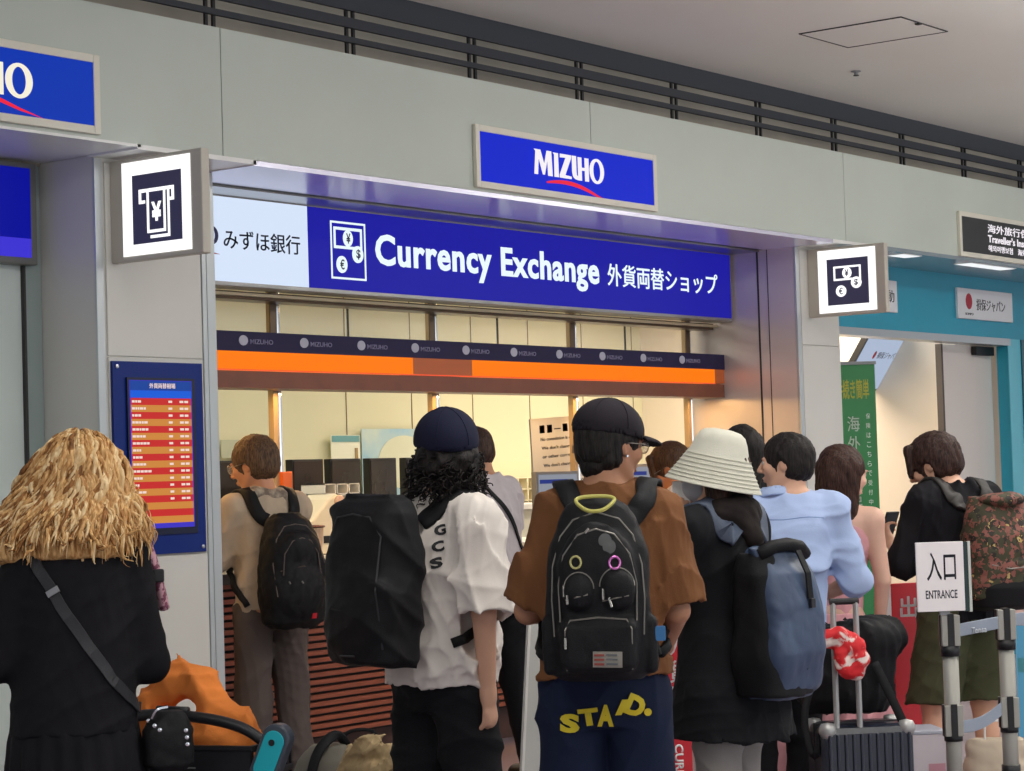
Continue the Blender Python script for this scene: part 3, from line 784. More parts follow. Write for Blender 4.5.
# pleated cup of slips on the counter
t = thing('slip_holder', 'pleated pale cup with a dark rim standing on the counter behind the striped backpack', 'holder', (8.95, 8.25, 1.09))
pr = []
mb = MB(); n = 40; rings = []
for z_, r_ in ((1.09,.075),(1.20,.088),(1.30,.098)):
    rings.append([Vector((8.95+(r_+.004*(k % 2))*math.cos(2*PI*k/n), 8.25+(r_+.004*(k % 2))*math.sin(2*PI*k/n), z_)) for k in range(n)])
mb.rings(rings); mb.build('cup', mat('pleated_card', (216,184,150), .6, var=.1, vscale=40), t)
MB().tube([(8.95+.103*math.cos(2*PI*k/24), 8.25+.103*math.sin(2*PI*k/24), 1.30) for k in range(24)], .007, 6, closed=True).build('rim', mat('rim_maroon', (86,44,44), .5), t)
# posters on the back wall
def sheet(name, label, x0, x1, z0, z1, y, m_, cat='poster'):
    t = thing(name, label, cat, ((x0+x1)/2, y, z0)); bx('sheet', m_, t, x0, x1, y, y+.004, z0, z1); return t
t = sheet('wall_poster', 'small white poster with a teal heading on the cream back wall', 12.07, 12.39, 1.70, 1.885, 10.85, mat('poster_pale', (226,226,206), .5))
bx('heading', mat('poster_teal', (96,152,158), .5), t, 12.08, 12.38, 10.845, 10.85, 1.835, 1.88); bx('picture', mat('poster_brown', (150,124,80), .5), t, 12.33, 12.36, 10.845, 10.85, 1.71, 1.79)
t = sheet('wall_poster', 'large light blue poster arched around a pale centre on the back wall', 12.42, 13.4, 1.40, 1.93, 10.86, mat('poster_sky_blue', (140,182,206), .5, col2=(196,208,196), vscale=2.5))
mb = MB(); disc(mb, 12.9, 1.68, .30, .2, place(FR, 0, 10.86), .004); mb.build('picture', mat('poster_pale_centre', (206,208,184), .5), t)
t = sheet('wall_plate', 'grey-green plate fixed to the cream back wall above the grey-haired man', 10.96, 11.28, 1.73, 1.855, 10.86, mat('plate_grey_green', (182,184,160), .4), 'plate')
bx('slot', m_grey, t, 11.16, 11.24, 10.855, 10.86, 1.76, 1.78)
# pigeonholes on the back wall right of the curly hair
t = thing('pigeonhole_unit', 'cream grid of pigeonholes on the back wall between curly hair and the notice board', 'shelf', (14.2, 10.8, .9))
mb = MB()
for i in range(9): mb.box(13.60+.125*i, 13.612+.125*i, 10.70, 10.89, .9, 1.53)
for j in range(8): mb.box(13.60, 14.612, 10.70, 10.89, .9+.09*j, .908+.09*j)
mb.build('grid', mat('pigeonhole_cream', (228,220,190), .5), t)
# notice board and screens right of it
t = thing('notice_board', 'tall grey sheet of printed counter rules standing on the counter behind the brown-shirted man', 'notice', (11.45, 8.35, 1.09))
M_ = Matrix.Translation((11.46, 8.33, 1.40)) @ Matrix.Rotation(math.radians(-3), 4, 'Y')
MB().box(-.31, .31, 0, .008, -.1, .51, M=M_).build('sheet', mat('sheet_grey', (176,178,176), .5), t)
MB().box(-.31, -.27, .001, .012, -.1, .51, M=M_).build('edge', m_grey, t)
MB().box(-.02, .02, .01, .03, -.31, -.1, M=M_).build('stem', m_grey, t)
MB().box(-.1, .1, -.05, .1, -.305, -.295, M=M_).build('foot', m_grey, t)
for i, (a, b_) in enumerate((('■ ■ ― ■ ■', .04), ('No commission is charged.', .02), ("We don't change coins", .02), ('or other currency.', .02), ("We don't change notes", .02), ('to smaller or larger.', .02), ('We are not able to', .02), ('check IC.', .02))):
    z_ = .44-.055*i-(0 if i == 0 else .012)
    lettering('printed_line', a, mat('print_black', (26,26,30), .6), t, -.22+.005*i, .22-(.05 if i == 3 else 0)-(.2 if i == 7 else 0)-(.0 if i else .06), z_-.012-(.012 if i == 0 else 0), z_+.016+(.01 if i == 0 else 0), M_ @ FR, .02, .001)
def monitor(x0, x1, z0, z1, y, label, col):
    t = thing('counter_monitor', label, 'monitor', ((x0+x1)/2, y, 1.09))
    bx('casing', mat('monitor_grey_casing', (112,114,116), .4), t, x0, x1, y, y+.04, z0, z1, .004)
    bx('screen', emat('monitor_screen_grey', (150,156,168), .8), t, x0+.02, x1-.02, y-.003, y+.001, z0+.02, z1-.02)
    bx('blue_bar', emat('monitor_bar_blue', (40,56,130), .9), t, x0+.03, x1-.12, y-.005, y-.003, z1-.075, z1-.05)
    bx('stand', m_grey, t, (x0+x1)/2-.03, (x0+x1)/2+.03, y+.01, y+.04, 1.09, z0+.02); bx('foot', m_grey, t, (x0+x1)/2-.1, (x0+x1)/2+.1, y-.03, y+.1, 1.09, 1.10)
monitor(10.86, 11.30, 1.24, 1.565, 8.10, 'grey counter monitor with a blue bar left of the brown-shirted man', None)
monitor(12.10, 12.47, 1.30, 1.60, 8.30, 'grey counter monitor to the right of the brown-shirted man', None)
bt = thing('spray_bottle', 'small clear pump bottle standing on the counter edge by the brown-shirted man', 'bottle', (12.56, 8.2, 1.09))
MB().lathe([(0,1.09),(.03,1.09),(.032,1.18),(.028,1.22),(.012,1.24),(.012,1.26),(0,1.26)], Matrix.Translation((12.56,8.2,0)), 20).build('bottle', mat('bottle_pale', (210,220,225), .2), bt)
MB().tube([(12.56,8.2,1.26),(12.56,8.2,1.30),(12.52,8.17,1.30)], .008, 8).build('pump', m_white, bt)
t = thing('leaflet_box', 'light blue leaflet box on the counter at the far left beside the pillar', 'box', (8.08, 8.3, 1.09))
bx('box', mat('leaflet_cyan', (96,170,190), .5), t, 7.98, 8.2, 8.2, 8.3, 1.09, 1.22, .003); bx('leaflets', m_pap, t, 8.0, 8.18, 8.22, 8.28, 1.2, 1.27)

# ---------------------------------------------------------- insurance shop interior
t = thing('brochure_rack', 'grey rack of pale brochures inside the insurance shop behind the black-clad man', 'rack', (20.2, 10.4, 0))
bx('rack_back', mat('rack_grey', (150,150,160), .5), t, 19.2, 21.3, 10.45, 10.58, .2, 1.52, .004)
rr = random.Random(11)
for j in range(6):
    z = .35+.19*j
    bx('shelf', m_grey, t, 19.2, 21.3, 10.33, 10.45, z, z+.015)
    mb = MB()
    for i in range(9):
        if rr.random() < .85: mb.box(19.25+.225*i, 19.25+.225*i+.19, 10.36, 10.38, z+.015, z+.015+rr.uniform(.11,.15))
    mb.build('brochures', mat('brochures_%d' % (j % 3), [(206,206,214),(176,178,196),(222,212,204)][j % 3], .5), t)
for i, (a, b) in enumerate(((19.5,20.0),(20.05,20.55))):
    t = thing('wall_box', ['white box on the rack top beside the green banner', 'white box on the rack top behind the black-clad man'][i], 'box', (a, 10.45, 1.52))
    bx('body', m_white, t, a, b, 10.35, 10.57, 1.52, 1.80, .006); bx('lid', m_white, t, a-.004, b+.004, 10.345, 10.57, 1.76, 1.79, .004)
# ------------------------------------------------------------------ people
def ground(px, depth):
    """where the view line through column px at horizon height lands, depth metres out"""
    u = (px-512)/FPX
    hy = 385.5+FPX*math.tan(PITCH)
    d = CF+CR*u-CU*((hy-385.5-.031*(px-512))/FPX)
    return d.x*depth, d.y*depth
def skinmat(name, col): return mat(name, col, .5, var=.05, vscale=9, bump=.03, bscale=90, spec=.35)
def cloth(name, col, var=.07, rough=.85, bump=.12, bscale=220, sheen=.0, **k): return mat(name, col, rough, var=var, vscale=7, bump=bump, bscale=bscale, sheen=sheen, spec=.2, **k)
def hairmat(name, c1, c2, rough=.55, vs=10, st=(22,22,2.5)): return mat(name, c1, rough, col2=c2, vscale=vs, stretch=st, bump=.35, bscale=vs*1.6, spec=.22, detail=5)
m_eye = mat('eye_white', (225,220,212), .2); m_iris = mat('iris_dark', (34,22,16), .15)

def person(label, px, depth, rel, h=1.70, skin=None, head=(0,0,0), hoff=(0,0,0), lean=(0,0), arms=None, legs=None, sh=.170, res=.007, fem=False, eyes=True, name='person', group=None, fat=1., hs=1.):
    x, y = ground(px, depth); rz = YAW-PI/2+math.radians(rel); k = h/1.70
    root = thing(name, label, 'person', (x, y, 0), rz, group)
    lx, ly = lean
    def U(p): return (p[0]*k, p[1]*k, p[2]*k)
    arms = arms or {}; legs = legs or {}
    J = dict(k=k, hk=k*hs, lean=lean, sh=sh, res=res, root=root, h=h, fat=fat)
    for s, sg in (('R', 1), ('L', -1)):
        A = arms.get(s, ((sg*.235, -.03, 1.11), (sg*.25, .03, .87), (0, .15, -1), .5))
        J['S'+s] = (sg*sh+lx, ly-.012, 1.385); J['E'+s] = A[0]; J['W'+s] = A[1]; J['H'+s] = A[2]; J['C'+s] = A[3]
        G = legs.get(s, ((sg*.10, .015, .49), (sg*.105, 0, .085)))
        J['T'+s] = (sg*.088, 0, .90); J['K'+s] = G[0]; J['A'+s] = G[1]
    hy, hp, hr = [math.radians(v) for v in head]
    R = np.array(Matrix.Rotation(hy, 3, 'Z') @ Matrix.Rotation(hp, 3, 'X') @ Matrix.Rotation(hr, 3, 'Y'), dtype=np.float32)
    neck = np.array((lx, ly-.012, 1.455)); o = neck+np.array(hoff)+R @ np.array((0, .018, .128*hs)); J['HO'] = tuple(o); J['HQ'] = R
    pts = [J[q+s] for q in 'SEWKAT' for s in 'RL']+[J['HO']]
    lo = [min(p[i] for p in pts)*k-.2 for i in range(3)]; hi = [max(p[i] for p in pts)*k+.22 for i in range(3)]
    lo[2] = -.01; hi[1] += .1
    J['lo'] = lo; J['hi'] = hi
    S = SDF(lo, hi, res); J['S'] = S
    def e(c, r, kk=.02, op='add', rot_=None): S.ell(U(c), U(r), kk*k, op, rot_)
    def c(a, b, ra, rb, kk=.02, op='add', **q): S.cap(U(a), U(b), ra*k, rb*k, kk*k, op, **q)
    w_ = .93 if fem else 1.
    S.loft([(z*k, (lx*max(0, (z-.95)/.45))*k, (ly*max(0, (z-.95)/.45)+cy)*k, rx*w_*fat*k, ry*fat*k) for z, cy, rx, ry in
            ((.84,0,.13,.10),(.90,-.01,.162,.113),(.97,-.008,.160,.112),(1.08,.0,.135,.100),(1.20,0,.146,.105),(1.30,-.005,.163,.110),(1.38,-.012,.155,.10),(1.43,-.018,.10,.075),(1.455,-.02,.06,.055))], .03*k)
    for s, sg in (('R', 1), ('L', -1)):
        c((lx+sg*.06, ly-.01, 1.40), J['S'+s], .055, .054, .05); c(J['S'+s], J['E'+s], .050, .037, .03)
        c(J['E'+s], J['W'+s], .038, .025, .012)
        c(J['T'+s], J['K'+s], .086, .056, .03); c(J['K'+s], J['A'+s], .056, .037, .02)
        a = J['A'+s]; c((a[0], a[1]-.03, .045), (a[0]+sg*.02, a[1]+.15, .035), .038, .032, .02); c(a, (a[0], a[1]-.02, .05), .037, .04, .02)
        # calf
        m_ = [J['K'+s][i]*.65+a[i]*.35 for i in range(3)]; e((m_[0], m_[1]-.02, m_[2]), (.047, .05, .11), .02)
    # neck and head
    HO = J['HO']
    c((lx, ly-.02, 1.41), tuple(np.array(HO)+R @ np.array((0,-.025,-.06))), .058, .054, .035)
    S.frame(U(HO), R)
    hk = k*hs
    def V(p): return (p[0]*hk, p[1]*hk, p[2]*hk)
    def he(c_, r, kk=.012, op='add', rot_=None): S.ell(V(c_), V(r), kk*k, op, rot_)
    def hc(a, b, ra, rb, kk=.01, op='add'): S.cap(V(a), V(b), ra*hk, rb*hk, kk*k, op)
    he((0,-.014,.022), (.074,.095,.086), .01); he((0,.026,-.035), (.058,.062,.078), .03); he((0,.058,-.093), (.024,.022,.018), .02)
    for sg in (1,-1):
        hc((sg*.035,.045,-.095), (sg*.052,-.0,-.05), .014, .016, .02)        # jaw
        he((sg*.036,.066,-.022), (.024,.02,.022), .02)                        # cheek
        he((sg*.031,.092,.006), (.017,.014,.010), .008, 'sub')                # socket
        he((sg*.031,.077,.005), (.0135,.0125,.0125), .003)
        he((sg*.075,-.004,-.006), (.008,.019,.031), .006, rot_=rot('Z', sg*.35)); he((sg*.081,.002,-.004), (.004,.010,.018), .004, 'sub')
        he((sg*.032,.083,.022), (.022,.009,.006), .01)
    hc((0,.090,.012), (0,.110,-.026), .007, .011, .01); he((.010,.098,-.032), (.008,.010,.007), .006); he((-.010,.098,-.032), (.008,.010,.007), .006)
    he((0,.088,-.058), (.023,.012,.006), .006); he((0,.087,-.069), (.020,.011,.006), .006); he((0,.098,-.0635), (.022,.008,.0015), .003, 'sub')
    S.frame()
    # hands
    for s, sg in (('R', 1), ('L', -1)):
        W = np.array(J['W'+s], float); d = np.array(J['H'+s], float); d /= np.linalg.norm(d); curl = J['C'+s]
        f = W-np.array(J['E'+s]); f /= np.linalg.norm(f)
        # thumb side: forwards when hanging, upwards when the forearm is level
        th = np.array((0, 0, 1.)) if abs(d[2]) < .6 else np.array((-.35*sg, 1., 0))
        th = th-d*(th @ d); th /= np.linalg.norm(th); n = np.cross(d, th); n /= np.linalg.norm(n)
        ins = np.array((-sg, 0, 0.)); n = n if n @ ins > 0 else -n               # palm faces the body
        P = W+d*.045
        c(tuple(W), tuple(W+d*.02), .026, .027, .01)
        S.cap(U(W+d*.015), U(W+d*.078), .030*k, .036*k, .012*k, flat=(n, 1.9))
        for i, L_ in enumerate((.068,.078,.072,.056)):
            b = W+d*(.080-.006*abs(i-1.2))+th*(.029-.0195*i)
            a1 = curl*.7; a2 = curl*1.7; d1 = d*math.cos(a1)+n*math.sin(a1); d2 = d*math.cos(a2)+n*math.sin(a2); d3 = d*math.cos(a2*1.35)+n*math.sin(a2*1.35)
            p1 = b+d1*L_*.46; p2 = p1+d2*L_*.32; p3 = p2+d3*L_*.24
            c(tuple(b-d*.01), tuple(p1), .0092, .0086, .004); c(tuple(p1), tuple(p2), .0086, .0080, .002); c(tuple(p2), tuple(p3), .0080, .0070, .002)
        b = W+d*.028+th*.026; td = d*.62+th*.62+n*.35; td /= np.linalg.norm(td); p1 = b+td*.036; t2 = d*.85+th*.15+n*.45*curl; t2 /= np.linalg.norm(t2)
        c(tuple(b), tuple(p1), .0125, .0105, .006); c(tuple(p1), tuple(p1+t2*.03), .0102, .0085, .003)
        J['P'+s] = tuple(W+d*.09+n*.02)
    body = S.build('body', skin, root, 1)
    J['body'] = body
    if eyes:
        for sg in (1,-1):
            p = np.array(HO)+R @ np.array((sg*.031,.0785,.005))*hs; M_ = Matrix.Translation(U(p)) @ Matrix([list(r) for r in R]).to_4x4()
            mb = MB(); mb.smooth = True; mb.lathe([(0.0,-.012),(.008,-.009),(.0118,-.003),(.0118,.003),(.008,.009),(0,.012)], M_ @ Matrix.Rotation(-PI/2, 4, 'X'), 12)
            ey = mb.build('eye', m_eye, root, world=False)
            mb = MB(); mb.lathe([(0,.0127),(.0055,.0122),(.0055,.0105),(0,.0105)], M_ @ Matrix.Rotation(-PI/2, 4, 'X'), 12)
            mb.build('iris', m_iris, ey, world=False)
    return J

def fresh(J, res=None, pad=.0):
    lo = [v-pad for v in J['lo']]; hi = [v+pad for v in J['hi']]
    return SDF(lo, hi, res or J['res'])
def UU(J, p): k = J['k']; return (p[0]*k, p[1]*k, p[2]*k)
def top(J, name, m_, prof, sleeve=1., ease=.018, slr=None, neckz=1.455, neckr=.075, wr=.006, seed=1, cuffs=True, hemcut=None, extra=None, mixk=.04, res=None, shoulder=.066, fr=9., strap=False):
    """shirt or coat: prof rows (z, cy, rx, ry) from hem up; sleeve = how far along the arm (0..1 elbow, ..2 wrist)"""
    S = fresh(J, res, .05); k = J['k']; lx, ly = J['lean']; ca = S.cap
    def U(p): return UU(J, p)
    S.loft([(z*k, (lx*max(0, (z-.95)/.45))*k, (ly*max(0, (z-.95)/.45)+cy)*k, rx*k, ry*k) for z, cy, rx, ry in prof], .02)
    for s, sg in (('R', 1), ('L', -1)):
        sv = sleeve[s] if isinstance(sleeve, dict) else sleeve
        if sv <= 0: continue
        P0, P1, P2 = [np.array(J[q+s]) for q in 'SEW']
        r0, r1, r2, = slr or (.068, .062, .045)
        ca(U((lx+sg*.055, ly-.015, 1.402)), U(P0), .062*k, shoulder*k, .05*k)
        t1 = min(1, sv); e1 = P0+(P1-P0)*t1
        ca(U(P0), U(e1), shoulder*k, (shoulder+(r1-shoulder)*t1)*k, mixk*k, cut1=(sv <= 1))
        if sv > 1:
            e2 = P1+(P2-P1)*(sv-1); ca(U(P1), U(e2), r1*k, (r1+(r2-r1)*(sv-1))*k, .02*k, cut1=True)
    if extra: extra(S, U, k)
    if wr:
        S.noise(wr*.35, fr*.8, seed, stretch=(1, 1, .6)); S.folds(wr*1.15, seed); S.folds(wr*.4, seed+3, 5, (.04,.09))
    # openings: neck, sleeves, hem
    if neckz:
        if extra or strap or not neckz: pass
        S.cap(U((lx, ly-.0, neckz-.012)), U((lx, ly+.02, neckz+.10)), neckr*k, (neckr+.012)*k, .012*k, 'sub')
    for s in 'RL':
        sv = sleeve[s] if isinstance(sleeve, dict) else sleeve
        if sv <= 0: continue
        P0, P1, P2 = [np.array(J[q+s]) for q in 'SEW']; r0, r1, r2 = slr or (.068, .062, .045)
        if sv <= 1: a = P0+(P1-P0)*(sv-.12); b = P0+(P1-P0)*(sv+.25); r = shoulder+(r1-shoulder)*sv
        else: a = P1+(P2-P1)*(sv-1-.12); b = P1+(P2-P1)*(sv-1+.3); r = r1+(r2-r1)*(sv-1)
        S.cap(U(a), U(b), (r-.009-wr*1.3)*k, (r-.007-wr*.8)*k, .0, 'sub')
    z0 = prof[0]
    S.ell(U((0, z0[1], z0[0])), U((z0[2]-.012, z0[3]-.012, .05)), .0, 'sub')
    o = S.build(name, m_, J['root'], 1); return o
def pants(J, name, m_, waist=.98, hip=(.172,.122), thigh=.098, knee=.078, hem=.072, end=.06, wr=.005, seed=3, drop=.0, short=None):
    S = fresh(J, None, .04); k = J['k']; f = J['fat']
    def U(p): return UU(J, p)
    S.loft([(z*k, 0, cy*k, rx*k*f, ry*k*f) for z, cy, rx, ry in ((.80,0,hip[0]*.80,hip[1]*.8),(.86,-.008,hip[0],hip[1]),(.93,-.008,hip[0],hip[1]),(waist,0,hip[0]*.93,hip[1]*.92))], .01)
    for s in 'RL':
        T, K, A = [np.array(J[q+s]) for q in 'TKA']
        S.cap(U(T), U(K), thigh*k, knee*k, .02)
        if short is not None:
            pass
        E_ = A+np.array((0, 0, end-A[2])); S.cap(U(K), U(E_), knee*k, hem*k, .015, cut1=True)
    if short is not None: S.plane((0,0,-1), -short*k)
    if wr: S.noise(wr*.4, 8, seed, stretch=(1,1,.8)); S.folds(wr*1.1, seed, 5, (.09,.2), 1.); S.folds(wr*.4, seed+4, 4, (.04,.08), 1.)
    return S.build(name, m_, J['root'], 1)
def shoes(J, m_, sole=None):
    S = SDF((-.35,-.3,-.005), (.35,.45,.2), .008); k = J['k']
    for s, sg in (('R',1),('L',-1)):
        a = J['A'+s]
        S2 = SDF((a[0]*k-.1, a[1]*k-.16, -.002), (a[0]*k+.12, a[1]*k+.26, .16), .007)
        S2.cap((a[0]*k, (a[1]-.035)*k, .05), ((a[0]+sg*.022)*k, (a[1]+.15)*k, .042), .047, .044, .02); S2.cap((a[0]*k, a[1]*k-.01, .06), (a[0]*k, a[1]*k-.01, .10), .05, .047, .03)
        S2.plane((0,0,-1), -.004)
        o = S2.build('shoe', m_, J['root'], 1)
        S3 = SDF((a[0]*k-.1, a[1]*k-.16, -.002), (a[0]*k+.12, a[1]*k+.26, .06), .007)
        S3.cap((a[0]*k, (a[1]-.035)*k, .02), ((a[0]+sg*.022)*k, (a[1]+.155)*k, .02), .052, .049, .0, flat=((0,0,1), 2.2))
        S3.build('sole', sole or m_white, o, 1, world=False)
def hairdo(J, m_, kind='short', seed=1, res=.005, vol=.0, fringe=.0, topcut=None):
    k = J['hk']; o = np.array(UU(J, J['HO'])); R = J['HQ']
    S = SDF(o-.2, o+.2, res); S.frame(o, R)
    v = vol
    S.ell((0,-.016*k,.026*k), ((.082+v)*k,(.102+v)*k,(.094+v)*k), .0)
    S.ell((0,-.035*k,-.03*k), ((.071+v)*k,(.070+v)*k,(.055)*k), .03)
    if kind == 'bob':
        for sg in (1,-1): S.cap((sg*.055*k,-.02*k,.02*k), (sg*.064*k,-.015*k,-.13*k), .045*k, .035*k, .03)
        S.cap((0,-.07*k,0), (0,-.07*k,-.13*k), .055*k, .045*k, .03)
    if kind == 'long':
        for sg in (1,-1): S.cap((sg*.052*k,-.02*k,.02*k), (sg*.070*k,-.005*k,-.20*k), .048*k, .030*k, .03)
        S.cap((0,-.065*k,0), (0,-.085*k,-.26*k), .06*k, .05*k, .04, flat=((0,1,0),1.4))
    if topcut is not None: S.plane((0,0,1), topcut*k)
    # face
    S.ell((0,.105*k,-.045*k), ((.072)*k,.072*k,.092*k), .008, 'sub')
    if fringe < 0.5: S.ell((0,.110*k,.045*k), (.060*k,.035*k,.035*k), .01, 'sub')
    if kind == 'short':
        for sg in (1,-1): S.ell((sg*.085*k,.012*k,-.03*k), (.030*k,.030*k,.040*k), .006, 'sub')
        S.plane((0,.35,-1), .074*k, .01)
    if fringe:
        for i in range(7):
            x = (-.06+.02*i)*k; S.cap((x, .055*k, .085*k), (x*1.05, .108*k-abs(x)*.4, (.02-.03*fringe)*k), .018*k, .009*k, .012)
    S.frame()
    S.noise(.004, 30, seed, ridge=True, stretch=(1.6,1.6,.5)); S.noise(.0018, 90, seed+3, stretch=(1.6,1.6,.35))
    return S.build('hair', m_, J['root'], 1)
def headM(J):
    k = J['hk']; M_ = Matrix([list(map(float, r)) for r in J['HQ']]).to_4x4(); M_.translation = UU(J, J['HO']); return M_ @ Matrix.Diagonal((k,k,k,1))
def glasses(J, m_, y=.103):
    M_ = headM(J); mb = MB(); g = thing  # wire rims and temples
    for sg in (1,-1):
        mb.tube([M_ @ Vector((sg*.033+.023*math.cos(a), y-.004*abs(math.cos(a)), .002+.019*math.sin(a))) for a in [2*PI*i/20 for i in range(20)]], .0016, 6, closed=True)
        mb.tube([M_ @ Vector(p) for p in ((sg*.056, y-.006, .006), (sg*.074, .07, .006), (sg*.080, .0, .004), (sg*.079,-.02,-.01))], .0016, 6)
    mb.tube([M_ @ Vector(p) for p in ((-.010, y+.002, .004), (0, y+.006, .006), (.010, y+.002, .004))], .0016, 6)
    o = mb.build('glasses', m_, J['root'], world=False)
    mb = MB()
    for sg in (1,-1): mb.prism([(.022*math.cos(2*PI*i/16), .018*math.sin(2*PI*i/16)) for i in range(16)], M_ @ Matrix.Translation((sg*.033, y-.002, .002)) @ Matrix.Rotation(PI/2, 4, 'X'), .001)
    mb.build('lenses', mat('lens_glass', (230,240,240), .03, alpha=.25), o, world=False)
def strap_on(bv, pts, w_, th, off=.006, n=8, flatten=True):
    """samples of a band laid on the body: returns points and outward normals"""
    P = catmull(pts, n); out = []; ups = []
    for p in P:
        loc, nor, i, d = bv.find_nearest(p)
        v = p-loc; nn = nor
        out.append(loc+nor*(off+th/2) if (v.length < .06 or v.dot(nor) < 0) else p); ups.append(nn)
    # smooth
    for _ in range(3):
        out = [out[0]]+[(out[i-1]+out[i]*2+out[i+1])/4 for i in range(1, len(out)-1)]+[out[-1]]
        ups = [ups[0]]+[(ups[i-1]+ups[i]*2+ups[i+1]).normalized() for i in range(1, len(ups)-1)]+[ups[-1]]
    for i, p in enumerate(out):
        loc, nor, _, d = bv.find_nearest(p)
        if (p-loc).dot(nor) < off+th/2: out[i] = loc+nor*(off+th/2)
    return out, ups
def ray_on(bv, x, z, off=.003, y0=-2., d=(0,1,0)):
    h = bv.ray_cast(Vector((x, y0, z)), Vector(d))
    if h[0] is None:
        h = bv.find_nearest(Vector((x, -.25, z)))
    return h[0]-Vector(d)*off, h[1]
sk1 = skinmat('skin_light_warm', (216,168,140)); sk2 = skinmat('skin_tan', (178,128,98)); sk3 = skinmat('skin_fair', (222,178,156)); sk4 = skinmat('skin_medium', (188,136,108))
hb = hairmat('hair_black', (16,14,14), (40,34,32)); hbr = hairmat('hair_dark_brown', (30,20,16), (74,50,38)); hgb = hairmat('hair_grey_brown', (52,38,28), (112,86,62))
m_blackcloth = cloth('black_fabric', (24,24,27)); m_packb = cloth('black_pack_fabric', (22,22,24), rough=.6, bump=.2, bscale=300)
m_zip = mat('zip_grey', (128,124,116), .35, metal=.4)
PROF = {}

# ---------- brown-shirted man with black cap and pack
J = person('person in brown oversized T-shirt, black cap and navy trousers with yellow letters', 598, 6.40, -4, 1.73, sk2, head=(-50,-6,0), hoff=(-.008,0,.008), lean=(.022,.0), res=.0055, sh=.136, hs=.96,
    arms={'R': ((.208,-.02,1.115), (.17,.20,1.00), (-.9,.45,.05), .9), 'L': ((-.208,-.02,1.125), (-.165,.17,1.10), (.35,.8,.25), .9)})
mshirt = cloth('brown_cotton', (116,76,46), .06)
def ex(S, U, k): S.noise(.004, 14, 5)
shirtE = top(J, 't_shirt', mshirt, ((.945,-.01,.187,.145),(1.0,-.01,.185,.145),(1.1,-.01,.178,.145),(1.2,-.01,.176,.145),(1.3,-.015,.170,.14),(1.37,-.02,.150,.118),(1.42,-.022,.125,.085),(1.47,-.02,.075,.066)), sleeve=.96, slr=(.08,.088,.06), shoulder=.064, seed=4, wr=.008, mixk=.06, neckr=.064)
pantsE = pants(J, 'trousers', cloth('navy_jersey', (22,31,54), .05), waist=1.0, hip=(.170,.132), thigh=.100, knee=.098, hem=.075, seed=9, wr=.007)
shoes(J, m_black)
hairdo(J, hb, 'short', 3)
k = J['k']; M_ = headM(J)
# longer hair at the nape
S = SDF(np.array(UU(J, J['HO']))-.2, np.array(UU(J, J['HO']))+.2, .005); S.frame(UU(J, J['HO']), J['HQ']); S.cap((0,-.048,.0), (0,-.052,-.055), .058, .050, .02, flat=((0,1,0),1.2))
for sg in (1,-1): S.cap((sg*.05,-.03,.02), (sg*.052,-.035,-.045), .034, .026, .02)
S.frame(); S.noise(.004, 34, 8, ridge=True, stretch=(1.6,1.6,.5)); S.build('back_hair', hb, J['root'], 1)
def ballcap(J, m_, brim=True, back=None, tilt=-8, vol=.0, z=.0, brim_len=.0):
    o = np.array(UU(J, J['HO'])); R = J['HQ'] @ rot('X', math.radians(tilt)); S = SDF(o-.24, o+.26, .005); S.frame(o, R)
    S.ell((0,-.014,.040+z), (.092+vol,.112+vol,.094+vol), 0); S.ell((0,-.014,.028+z), (.086+vol,.106+vol,.088+vol), 0, 'sub'); S.plane((0,0,-1), -.022-z)
    S.ell((0,-.014,.134+z+vol), (.008,.008,.005), .002)
    S.frame(); cr = S.build('cap', m_, J['root'], 1)
    if brim:
        S = SDF(o-.24, o+.26, .004); S.frame(o, R)
        S.ell((0,.085,.022+z), (.078,.085+brim_len*.4,.022), 0); S.ell((0,.085,.010+z), (.084,.095+brim_len*.4,.022), 0, 'sub'); S.plane((0,-1,0), -.070)
        S.frame(); S.build('cap_brim', m_, cr, 1)
    mb = MB(); Mh = Matrix.Translation(o) @ Matrix([list(map(float, r)) for r in R]).to_4x4()
    for a in range(6):
        an = PI*a/3
        mb.tube([Mh @ Vector(((.093+vol)*math.cos(t)*math.cos(an), -.014+(.113+vol)*math.cos(t)*math.sin(an), .040+z+(.095+vol)*math.sin(t))) for t in [i*PI/2/9 for i in range(10)]], .0014, 5)
    mb.build('seam', m_, cr, world=False)
    return cr
m_capb = cloth('cap_black', (36,32,38), .05); ballcap(J, m_capb, tilt=-4, vol=-.001, z=.0)
glasses(J, m_zip)
MB().lathe([(0,-.004),(.004,-.003),(.004,.003),(0,.004)], M_ @ Matrix.Translation((.082,.0,-.035)), 10).build('earring', mat('silver', (220,220,222), .15, metal=1), J['root'], world=False)
MB().box(-.014,.014,-.002,.002,-.012,.012, M=M_ @ Matrix.Translation((-.035,-.098,-.02)) @ Matrix.Rotation(.5,4,'Z')).build('hair_clip', mat('clip_bronze', (120,104,84), .4, metal=.5), J['root'], .002, world=False)
# paper in the left hand
pp = J['PL']; q = thing('paper_cup', 'small pale crumpled cup held in the left hand of the brown-shirted man', 'cup', (0,0,0)); wm = wmat(J['root']); q.location = wm @ Vector(UU(J, pp))
mb = MB(); mb.smooth = True; mb.lathe([(.0,-.04),(.024,-.04),(.034,.03),(.026,.055),(.0,.075)], Matrix.Identity(4), 14); mb.build('cup', cloth('cup_pale', (216,212,176), .1), q, world=False)
E_J = J
